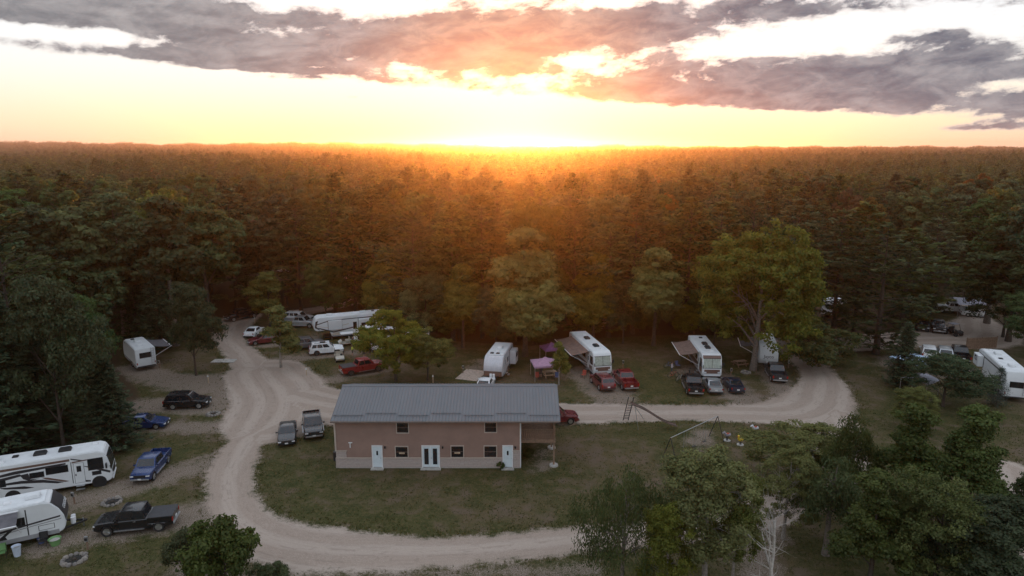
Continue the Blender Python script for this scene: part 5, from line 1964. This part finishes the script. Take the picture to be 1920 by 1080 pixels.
SK = (.45, .27, .19)
person(661, 668, R(20), 'person in bright yellow green shirt standing by the half hidden trailer', (.52, .58, .10), (.04, .04, .05), SK, (.06, .04, .03), 1.72, ((.18, .25), (.05, .0)))
person(683, 671, R(110), 'person in dark shirt and shorts facing the half hidden trailer', (.10, .08, .09), (.06, .05, .05), SK, (.03, .02, .02), 1.78)
person(662, 650, R(-60), 'person in dark clothes beside the second golf cart', (.12, .06, .07), (.05, .05, .06), SK, (.10, .06, .04), 1.65, ((.15, .2), (.1, .1)))
person(1014, 708, R(-80), 'person in dark clothes under the pink canopy tent', (.06, .05, .07), (.05, .05, .07), SK, (.04, .03, .02), 1.7)
person(1259, 702, R(-20), 'person in pale shirt beside the parked bicycles', (.42, .40, .44), (.05, .06, .09), SK, (.05, .03, .02), 1.74)


# ================================================================== camp things
def place(name, px, py, label, cat, hd=0.0, group=None):
    x, y = G(px, py)
    return empty(name, (x, y, 0), hd, label, cat, group)


def canopy(px, py, size, h0, h1, colour, label, hd=0.0, flat=False):
    t_ = place('canopy_tent', px, py, label, 'canopy', hd)
    s = size / 2
    for sx in (-1, 1):
        for sy in (-1, 1):
            MB().bar((sx * s * .96, sy * s * .96, 0), (sx * s * .96, sy * s * .96, h0), .05).build('pole', M_STEEL, t_)
    n = 6
    V, Fc = [], []
    for i in range(n + 1):
        for j in range(n + 1):
            u, v_ = i / n * 2 - 1, j / n * 2 - 1
            k = max(abs(u), abs(v_))
            z_ = h1 - (h1 - h0) * k ** .85 - .05 * math.sin(math.pi * k)
            if flat:
                z_ = h1 - (h1 - h0) * abs(v_) ** 1.1 - .06 * math.cos(u * 1.5)
            V.append((u * s, v_ * s, z_))
    m0 = len(V)
    V += [(x, y_, z_ - .02) for x, y_, z_ in V]
    for i in range(n):
        for j in range(n):
            a = i * (n + 1) + j
            Fc.append((a, a + n + 1, a + n + 2, a + 1))
            Fc.append((m0 + a, m0 + a + 1, m0 + a + n + 2, m0 + a + n + 1))
    cv = MB().raw(V, Fc).build('canopy', colour, t_)
    if not flat:
        vl = MB()
        for (ax, ay, bx, by) in ((-s, -s, s, -s), (s, -s, s, s), (s, s, -s, s), (-s, s, -s, -s)):
            vl.raw([(ax, ay, h0), (bx, by, h0), (bx, by, h0 - .22), (ax, ay, h0 - .22)], [(0, 1, 2, 3)])
        vl.build('valance', colour, cv)
    return t_


M_PINK = mat('canvas_pink', (.42, .25, .36), .8, var=.12)
M_PURPLE = mat('canvas_purple', (.22, .09, .22), .8, var=.12)
M_TARPB = mat('canvas_blue', (.42, .55, .72), .7, var=.12)
M_TARPG = mat('canvas_grey', (.34, .34, .40), .75, var=.12)
canopy(1021, 708, 3.3, 2.1, 2.9, M_PINK, 'pink canopy tent with four legs beside the big maple', .15)
canopy(1033, 676, 2.6, 2.0, 2.8, M_PURPLE, 'purple canopy tent behind the pink one', .3)
canopy(1712, 700, 4.4, 2.1, 2.9, M_TARPB, 'pale blue canopy tent beside the dark upright conifer', .5)
canopy(1722, 738, 3.2, 1.9, 2.3, M_TARPG, 'grey tarpaulin shelter in front of the blue canopy', .6, True)
canopy(1812, 588, 5.2, 2.2, 3.0, M_TARPG, 'pale open canopy over a truck at the wood edge', -.2, True)


def dome_tent(px, py, r, label):
    t_ = place('dome_tent', px, py, label, 'tent')
    rg = []
    for i in range(7):
        a = i / 6 * math.pi / 2
        rg.append([(r * math.cos(a) ** .8 * math.cos(q) + 1e-4, r * math.cos(a) ** .8 * math.sin(q), r * .72 * math.sin(a)) for q in [2 * math.pi * j / 12 for j in range(12)]])
    MB().rings(rg).build('shell', mat('tent_beige', (.55, .47, .40), .8), t_, smooth=50)
    MB().raw([(-.5, -r * .96, .02), (.5, -r * .96, .02), (.3, -r * .86, 1.1), (-.3, -r * .86, 1.1)], [(0, 1, 2, 3)]).build('door_flap', M_TARPG, t_)


dome_tent(650, 530, 2.4, 'beige dome tent glimpsed between the pine trunks')


def fire_ring(px, py, label, r=.55):
    t_ = place('fire_ring', px, py, label, 'fire ring')
    for i in range(13):
        a = 2 * math.pi * i / 13
        sz = random.uniform(.17, .27)
        rg = []
        for k, (zz, f) in enumerate(((-.1, .8), (0.06, 1.0), (.16, .7), (.2, .25))):
            rg.append([(math.cos(a) * r + math.cos(q) * sz * f * random.uniform(.75, 1.1), math.sin(a) * r + math.sin(q) * sz * f * random.uniform(.75, 1.1), zz * sz / .2) for q in [2 * math.pi * j / 7 for j in range(7)]])
        MB().rings(rg).build('stone', mat('ring_stone', (.20, .18, .165), .9, var=.3, scale=5) if i % 3 else BARK_PALE, t_)
    MB().cyl((0, 0, -.02), (0, 0, .035), r * .8, n=14).build('ash_bed', mat('ash', (.03, .028, .027), .95), t_)
    for i in range(3):
        a = i * 2.1
        MB().cyl((math.cos(a) * .3, math.sin(a) * .3, .05), (-math.cos(a) * .2, -math.sin(a) * .2, .12), .05, n=6).build('log', BARK, t_)


fire_ring(210, 942, 'ring of stones on the grass between motorhome and black pickup', .7)
fire_ring(139, 1050, 'ring of stones in front of the open grey awning', .75)
fire_ring(400, 777, 'ring of pale stones below the black suv', .6)
fire_ring(1398, 699, 'small stone ring left of the thick cottonwood trunk', .5)


def picnic_table(px, py, hd, label, m_=M_WOOD):
    t_ = place('picnic_table', px, py, label, 'picnic table', hd)
    for i in range(5):
        MB().box((0, -.32 + .16 * i, .74), (1.8, .14, .045)).build('top_plank', m_, t_)
    for s in (-1, 1):
        for i in range(2):
            MB().box((0, s * (.62 + .15 * i), .44), (1.8, .13, .045)).build('bench_plank', m_, t_)
    for x in (-.62, .62):
        for s in (-1, 1):
            MB().bar((x, s * .65, 0), (x, s * .25, .72), .08).build('leg', m_, t_)
        MB().bar((x, -.75, .40), (x, .75, .40), .08).build('cross_beam', m_, t_)


picnic_table(1387, 686, .3, 'dark picnic table in the shade left of the cottonwood')
picnic_table(690, 642, 1.2, 'picnic table behind the golf cart and the people')
picnic_table(1030, 706, .2, 'picnic table under the pink canopy tent', M_PALEWOOD)


def camp_chair(px, py, hd, c, label, group=None):
    t_ = place('camp_chair', px, py, label, 'chair', hd, group)
    MB().raw([(-.25, -.27, .42), (.25, -.27, .44), (.25, .27, .44), (-.25, .27, .42), (-.25, -.27, .39), (.25, -.27, .41), (.25, .27, .41), (-.25, .27, .39)],
             [(0, 1, 2, 3), (7, 6, 5, 4), (0, 4, 5, 1), (1, 5, 6, 2), (2, 6, 7, 3), (3, 7, 4, 0)]).build('seat', c, t_)
    MB().box((-.32, 0, .70), (.04, .56, .52), 0, -.2).build('backrest', c, t_)
    for sx in (-.25, .25):
        for sy in (-.26, .26):
            MB().bar((sx * 1.15, sy, 0), (sx * .9, sy, .62 if sx > 0 else .95), .03).build('leg', M_DARKMETAL, t_)


M_LIME = mat('lime_plastic', (.16, .32, .12), .5, var=.1)
M_BLUEC = mat('blue_canvas', (.10, .14, .30), .8)
M_ORANGE = mat('red_canvas', (.42, .08, .05), .8)
camp_chair(5, 1045, R(-60), M_LIME, 'lime green plastic chair beside the trailer slide out')
camp_chair(82, 1022, R(-70), M_BLACK, 'black folding chair under the open grey awning')
camp_chair(1007, 712, R(-90), M_ORANGE, 'red folding chair at the foot of the pink canopy')
camp_chair(1044, 712, R(-100), M_BLUEC, 'blue folding chair right of the pink canopy')
camp_chair(1094, 708, R(-120), M_ORANGE, 'red folding chair under the brown awning by the red suv')
camp_chair(1271, 690, R(-60), M_BLUEC, 'blue folding chair beside the bikes of the tan motorhome')
camp_chair(705, 668, R(200), M_BLACK, 'black folding chair beside the person in dark shirt')


def tub(px, py, c, label, r=.32, h_=.55):
    t_ = place('tub', px, py, label, 'tub')
    MB().rings([[(r * f * math.cos(q), r * f * math.sin(q), z_) for q in [2 * math.pi * j / 14 for j in range(14)]] for z_, f in ((-.02, .72), (h_, 1.0), (h_ + .02, 1.08), (h_ - .02, .95), (.08, .68))]).build('shell', c, t_, smooth=40)
    MB().cyl((0, 0, h_ * .78), (0, 0, h_ * .8), r * .86, n=14).build('content', M_CONC, t_)


tub(104, 1021, M_LIME, 'green tub in front of the dark capped trailer', .42, .5)
tub(33, 1042, mat('pale_blue_plastic', (.55, .62, .72), .5), 'pale blue bin beside the trailer steps', .3, .8)
tub(78, 1018, M_BLUEC, 'dark blue tub beside the green one', .25, .4)


def bicycle(px, py, hd, c, label):
    t_ = place('bicycle', px, py, label, 'bicycle', hd, 'bicycles by the tan motorhome')
    for x in (-.52, .52):
        w_ = MB()
        n = 16
        w_.tube([(x + .33 * math.cos(2 * math.pi * i / n), 0, .34 + .33 * math.sin(2 * math.pi * i / n)) for i in range(n + 1)], .025, 5)
        wo_ = w_.build('wheel', M_TYRE, t_)
        sp = MB()
        for i in range(4):
            a = math.pi * i / 4
            sp.bar((x + .31 * math.cos(a), 0, .34 + .31 * math.sin(a)), (x - .31 * math.cos(a), 0, .34 - .31 * math.sin(a)), .008)
        sp.build('spokes', M_STEEL, wo_)
    MB().tube([(-.52, 0, .34), (-.12, 0, .30), (.36, 0, .78), (-.22, 0, .80), (-.12, 0, .30)], .022, 6).tube([(-.52, 0, .34), (-.22, 0, .80)], .018, 6).tube([(.52, 0, .34), (.33, 0, .92)], .02, 6).build('frame', c, t_)
    MB().box((-.25, 0, .90), (.26, .12, .06)).cyl((-.22, 0, .78), (-.24, 0, .9), .015, n=6).build('saddle', M_BLACK, t_)
    MB().bar((.33, -.28, .98), (.33, .28, .98), .03).bar((.33, 0, .9), (.33, 0, .98), .03).build('handlebar', M_BLACK, t_)


bicycle(1292, 705, R(70), M_BLACK, 'black bicycle leaning by the tan motorhome door')
bicycle(1262, 708, R(15), M_ORANGE, 'red bicycle on the grass behind the black pickup')
bicycle(1275, 714, R(35), M_STEEL, 'silver bicycle beside the red bicycle')
bicycle(1256, 690, R(-10), M_BLUEC, 'blue bicycle near the pale shirt person')


def utv(px, py, hd, label):
    t_ = place('utility_buggy', px, py, label, 'buggy', hd)
    MB().prism_y([(-1.3, .5), (1.2, .45), (1.35, .75), (.7, 1.0), (.4, .55), (-.4, .55), (-.5, .95), (-1.3, .95)], -.6, .6).build('body', P_BLACK, t_, bevel=.04)
    MB().box((-.15, 0, .8), (.5, 1.1, .12)).box((-.42, 0, 1.1), (.1, 1.1, .5)).build('seat', M_BLACK, t_)
    for s in (-.58, .58):
        MB().tube([(.75, s, .95), (.35, s, 1.85), (-.6, s, 1.85), (-.8, s, .9)], .03, 6).build('roll_bar', M_DARKMETAL, t_)
    MB().box((-.1, 0, 1.9), (1.1, 1.2, .05)).build('roof', M_TARPG, t_)
    for x in (.9, -.85):
        for s in (-1, 1):
            wheel(t_, x, s * .6, .33, .26, M_RIMD, s)


utv(1787, 628, R(-70), 'dark utility buggy beside the black truck on the side road')


# site marker posts
def post(px, py, label, h_=1.1):
    t_ = place('marker_post', px, py, label, 'post', 0, 'pale site marker posts')
    MB().box((0, 0, h_ / 2), (.10, .10, h_), taper=.9).build('post', M_PALEWOOD, t_)
    MB().box((0, -.06, h_ - .16), (.16, .02, .22)).build('number_board', M_WHITE, t_)


post(575, 704, 'pale marker post on the lawn beside the white road')
post(391, 718, 'pale marker post on the grass below the bright green tree')
post(812, 718, 'pale marker post just above the lodge roof ridge')
post(1060, 650, 'pale marker post behind the white fronted motorhome')
post(478, 606, 'pale marker post at the mouth of the wood road')

# electric hook-up pedestals at the pitches
for px_, py_, lb in [(140, 945, 'grey power pedestal beside the long swooshed motorhome'), (165, 1030, 'grey power pedestal beside the dark capped trailer'), (300, 690, 'grey power pedestal beside the white trailer with side awning'),
                     (868, 700, 'grey power pedestal left of the beige mat'), (1168, 690, 'grey power pedestal right of the white fronted motorhome'), (1370, 705, 'grey power pedestal right of the tan motorhome'),
                     (1478, 690, 'grey power pedestal right of the trailer behind the cottonwood'), (1835, 745, 'grey power pedestal near the small blue spruce'), (740, 640, 'grey power pedestal behind the green trees')]:
    t_ = place('power_pedestal', px_, py_, lb, 'power pedestal', random.uniform(-.3, .3), 'power pedestals at the pitches')
    MB().box((0, 0, .5), (.10, .10, 1.0)).build('post', M_WOOD, t_)
    bx_ = MB().box((0, -.09, .92), (.26, .12, .42)).build('socket_box', M_STEEL, t_, bevel=.01)
    MB().box((0, -.156, .90), (.2, .012, .22)).build('lid', M_DARKMETAL, bx_)
# concrete pad at the road edge, wooden mat beside the silver trailer
x, y = G(420, 677)
tag(MB().box((0, 0, .03), (3.2, 1.5, .08)).build('concrete_pad', M_CONC), 'flat concrete pad at the road edge by the bright green tree', 'concrete pad').location = (x, y, 0)
x, y = G(884, 703)
o = tag(MB().box((0, 0, .012), (3.0, 4.2, .024)).build('outdoor_mat', mat('mat_beige', (.50, .40, .33), .9, var=.2)), 'beige outdoor mat left of the silver fronted trailer', 'mat')
o.location = (x, y, 0)
o.rotation_euler.z = -.3

# ================================================================== playground
x, y = G(1190, 789)
sl = empty('playground_slide', (x, y, 0), 0, 'old metal playground slide with ladder beside the gravel road', 'slide')
tx_, ty_ = G(1183, 757, 3.0)
lx, ly = tx_ - x, ty_ - y
ex_, ey_ = G(1268, 804)
bx_, by_ = ex_ - x, ey_ - y
topv = Vector((lx, ly, 3.0))
end = Vector((bx_, by_, .35))
ch = MB()
n = 12
side = (end - topv).cross(Vector((0, 0, 1))).normalized() * .28
P_ = []
for i in range(n + 1):
    k = i / n
    p = topv.lerp(end, k)
    p.z = 3.0 * (1 - k) ** 1.05 * 1.0 + .38 * k + .22 * math.sin(k * math.pi * 2) * .6
    P_.append(p)
V, Fc = [], []
for p in P_:
    V += [p + side + Vector((0, 0, .14)), p + side, p - side, p - side + Vector((0, 0, .14)), p - side * 1.08 + Vector((0, 0, .12)), p - side * 1.08 - Vector((0, 0, .03)), p + side * 1.08 - Vector((0, 0, .03)), p + side * 1.08 + Vector((0, 0, .12))]
for i in range(n):
    for j in range(8):
        k = (j + 1) % 8
        Fc.append((i * 8 + j, i * 8 + k, (i + 1) * 8 + k, (i + 1) * 8 + j))
ch.raw(V, Fc).build('chute', mat('slide_rust', (.20, .15, .13), .5, .4, var=.3), sl)
foot = Vector((*G(1173, 788), 0)) - Vector((x, y, 0))
dvn = Vector((-(topv - foot).y, (topv - foot).x, 0)).normalized() * .28
for s in (-1, 1):
    MB().bar(foot + dvn * s, topv + dvn * s + Vector((0, 0, .75)), .07).build('ladder_rail', M_DARKMETAL, sl)
for i in range(9):
    p = foot.lerp(topv, (i + 1) / 10)
    MB().bar(p - dvn, p + dvn, .05).build('rung', M_DARKMETAL, sl)
for q_ in ((1197, 806), (1207, 786)):
    f_ = Vector((*G(*q_), 0)) - Vector((x, y, 0))
    MB().bar(f_, P_[1] - Vector((0, 0, .1)), .045).build('support_leg', M_STEEL, sl)

ax_, ay_ = G(1255, 868)
cx2, cy2 = G(1343, 824)
sw = empty('swing_set', ((ax_ + cx2) / 2, (ay_ + cy2) / 2, 0), 0, 'metal swing set frame behind the yellow green birch', 'swing set')
o0 = Vector((ax_, ay_, 0)) - Vector(sw.location)
o1 = Vector((cx2, cy2, 0)) - Vector(sw.location)
dr_ = (o1 - o0).normalized()
sd_ = Vector((-dr_.y, dr_.x, 0)) * .9
HS = 2.6
MB().cyl(o0 + Vector((0, 0, HS)), o1 + Vector((0, 0, HS)), .035, n=8).build('top_bar', M_STEEL, sw)
for oo in (o0, o1):
    for s in (-1, 1):
        MB().cyl(oo + sd_ * s, oo + Vector((0, 0, HS)), .04, n=8).build('leg', M_DARKMETAL, sw)
for k in (.3, .5, .72):
    p = o0.lerp(o1, k)
    s_ = MB()
    for e in (-.22, .22):
        s_.cyl(p + dr_ * e + Vector((0, 0, HS)), p + dr_ * e + Vector((0, 0, .5)), .012, n=4)
    so = s_.build('swing_chain', M_STEEL, sw)
    MB().box(p + Vector((0, 0, .48)), (.5, .2, .04), math.atan2(dr_.y, dr_.x)).build('swing_seat', M_BLACK, so)


def rider(px, py, c, kind, label):
    t_ = place('spring_rider', px, py, label, 'spring rider', R(200), 'spring riders on the playground')
    MB().cyl((0, 0, -.02), (0, 0, .06), .36, n=18).build('base', M_CONC, t_)
    n = 40
    MB().tube([(.10 * math.cos(i * .95), .10 * math.sin(i * .95), .06 + i * .009) for i in range(n)], .018, 5).build('spring', M_DARKMETAL, t_)
    if kind == 'duck':
        rings_ = [((-.38, .50), .02), ((-.30, .56), .12), ((-.1, .58), .20), ((.12, .60), .19), ((.24, .70), .13), ((.25, .85), .10), ((.27, .96), .13), ((.27, 1.06), .10), ((.26, 1.12), .03)]
    else:
        rings_ = [((-.42, .62), .05), ((-.36, .62), .15), ((-.1, .60), .17), ((.16, .64), .16), ((.28, .80), .12), ((.36, .95), .10), ((.50, .96), .09), ((.60, .88), .06)]
    pts = [Vector((p[0], 0, p[1])) for p, r in rings_]
    MB().tube(pts, [r for p, r in rings_], 10).build('body', c, t_, smooth=60)
    if kind == 'duck':
        MB().cyl((.36, 0, .98), (.50, 0, .95), .06, .02, 8).build('beak', M_ORANGE, t_)
    else:
        for s in (-1, 1):
            MB().cyl((.33, s * .05, 1.02), (.32, s * .07, 1.12), .03, .008, 6).build('ear', c, t_)
        MB().box((-.05, 0, .77), (.3, .24, .05)).build('saddle', M_ORANGE, t_)
    MB().bar((.18, -.25, .80), (.18, .25, .80), .035).build('handle_bar', M_STEEL, t_)


rider(1363, 826, mat('rider_grey', (.32, .30, .34), .5), 'horse', 'grey spring rider horse beside the swing set')
rider(1388, 834, mat('rider_yellow', (.70, .48, .03), .45), 'duck', 'yellow spring rider on the playground grass')
rider(1415, 813, mat('rider_white', (.62, .64, .68), .5), 'horse', 'white spring rider at the light green birch')

x, y = G(938, 880)
plant('bush', x, y, .75, .38, 'small shrub at the lodge door nearest the deck', 'shrub')
x, y = G(990, 858)
plant('bush', x, y, 1.0, .6, 'little yellowish shrub under the raised deck corner', 'shrub')
# split rail fence beside the side road
x0, y0 = G(1812, 655)
x1, y1 = G(1868, 652)
fn = empty('board_fence', (x0, y0, 0), math.atan2(y1 - y0, x1 - x0), 'dark board fence beyond the big fifth wheel trailer', 'fence')
Lf = math.hypot(x1 - x0, y1 - y0)
for i in range(int(Lf / .16)):
    MB().box((i * .16 + .08, 0, .85 + random.uniform(-.02, .02)), (.14, .03, 1.7)).build('board', M_WOOD, fn)
for i in range(3):
    MB().box((Lf / 2 * i, .08, .9), (.1, .1, 1.8)).build('fence_post', M_WOOD, fn)

# ================================================================== grass tufts and weeds (fine relief of the lawns)
ng_ = 52000
gxs = rng.uniform(-50, 60, ng_ * 2)
gys = 38 + 72 * rng.random(ng_ * 2) ** 1.5
s_, _ = field(ROADS, gxs, gys)
p_, _ = field(DRIVES, gxs, gys)
ok = (s_ < -.15) & ((p_ < -.3) | (rng.random(len(gxs)) < .25)) & in_clear(gxs, gys) & ~((gxs > HX0 - .4) & (gxs < DX1 + .3) & (gys > HY - .3) & (gys < HY + HD + .4))
patch = np.sin(gxs * .55 + 2 * np.sin(gys * .23)) * np.sin(gys * .47 + 1.7 * np.sin(gxs * .31))
ok &= (rng.random(len(gxs)) < .35 + .5 * (patch > 0.1)) | (s_ > -1.2)
gxs, gys, s_ = gxs[ok][:ng_], gys[ok][:ng_], s_[ok][:ng_]
nb = 3
N = len(gxs) * nb
bx = np.repeat(gxs, nb) + rng.normal(size=N) * .07
by = np.repeat(gys, nb) + rng.normal(size=N) * .07
hh = rng.uniform(.05, .13, N) * np.where(np.repeat(s_, nb) > -1.0, 1.7, 1.0)
an = rng.uniform(0, 6.28, N)
wd = rng.uniform(.02, .045, N)
ln = rng.normal(size=(N, 2)) * .05
V = np.stack([np.stack([bx - np.cos(an) * wd, by - np.sin(an) * wd, np.zeros(N)], -1), np.stack([bx + np.cos(an) * wd, by + np.sin(an) * wd, np.zeros(N)], -1),
              np.stack([bx + ln[:, 0], by + ln[:, 1], hh], -1)], 1).reshape(-1, 3)
gme = np_mesh('grass', V, None, np.arange(len(V)).reshape(-1, 3))
f_attr(gme, 'tone', rng.random(N), 'FACE')
tag(link('grass', gme, leaf_material('grass_blades', (.045, .052, .018), (.105, .095, .036), .25)), 'short worn lawn grass and weeds', 'grass', kind='stuff')
# ================================================================== evening haze
hm = bpy.data.materials.new('haze')
hm.use_nodes = True
t = NT(hm.node_tree)
t.n.clear()
pv = t.node('ShaderNodeVolumePrincipled')
pv.inputs['Color'].default_value = (.93, .88, .84, 1)
pv.inputs['Density'].default_value = HAZE_DENSITY
pv.inputs['Anisotropy'].default_value = .845
o = t.node('ShaderNodeOutputMaterial')
t.l.new(pv.outputs[0], o.inputs['Volume'])
z_lo = float(GZ.min()) - 1.0
z_hi = max(CAM_H, float((hz - (pts[:, 3] - 1).clip(0) * 14 + 22.5 * pts[:, 3]).max())) + 2.0
x_lo, x_hi, y_lo, y_hi = gx.min() - 20, gx.max() + 20, gy.min() - 20, gy.max() + 20
print('haze box', z_lo, z_hi, x_lo, x_hi, y_lo, y_hi)
hz_o = MB().box(((x_lo + x_hi) / 2, (y_lo + y_hi) / 2, (z_lo + z_hi) / 2), (x_hi - x_lo, y_hi - y_lo, z_hi - z_lo)).build('haze', hm)
tag(hz_o, 'thin evening haze over the campground and woods', 'haze', kind='stuff')
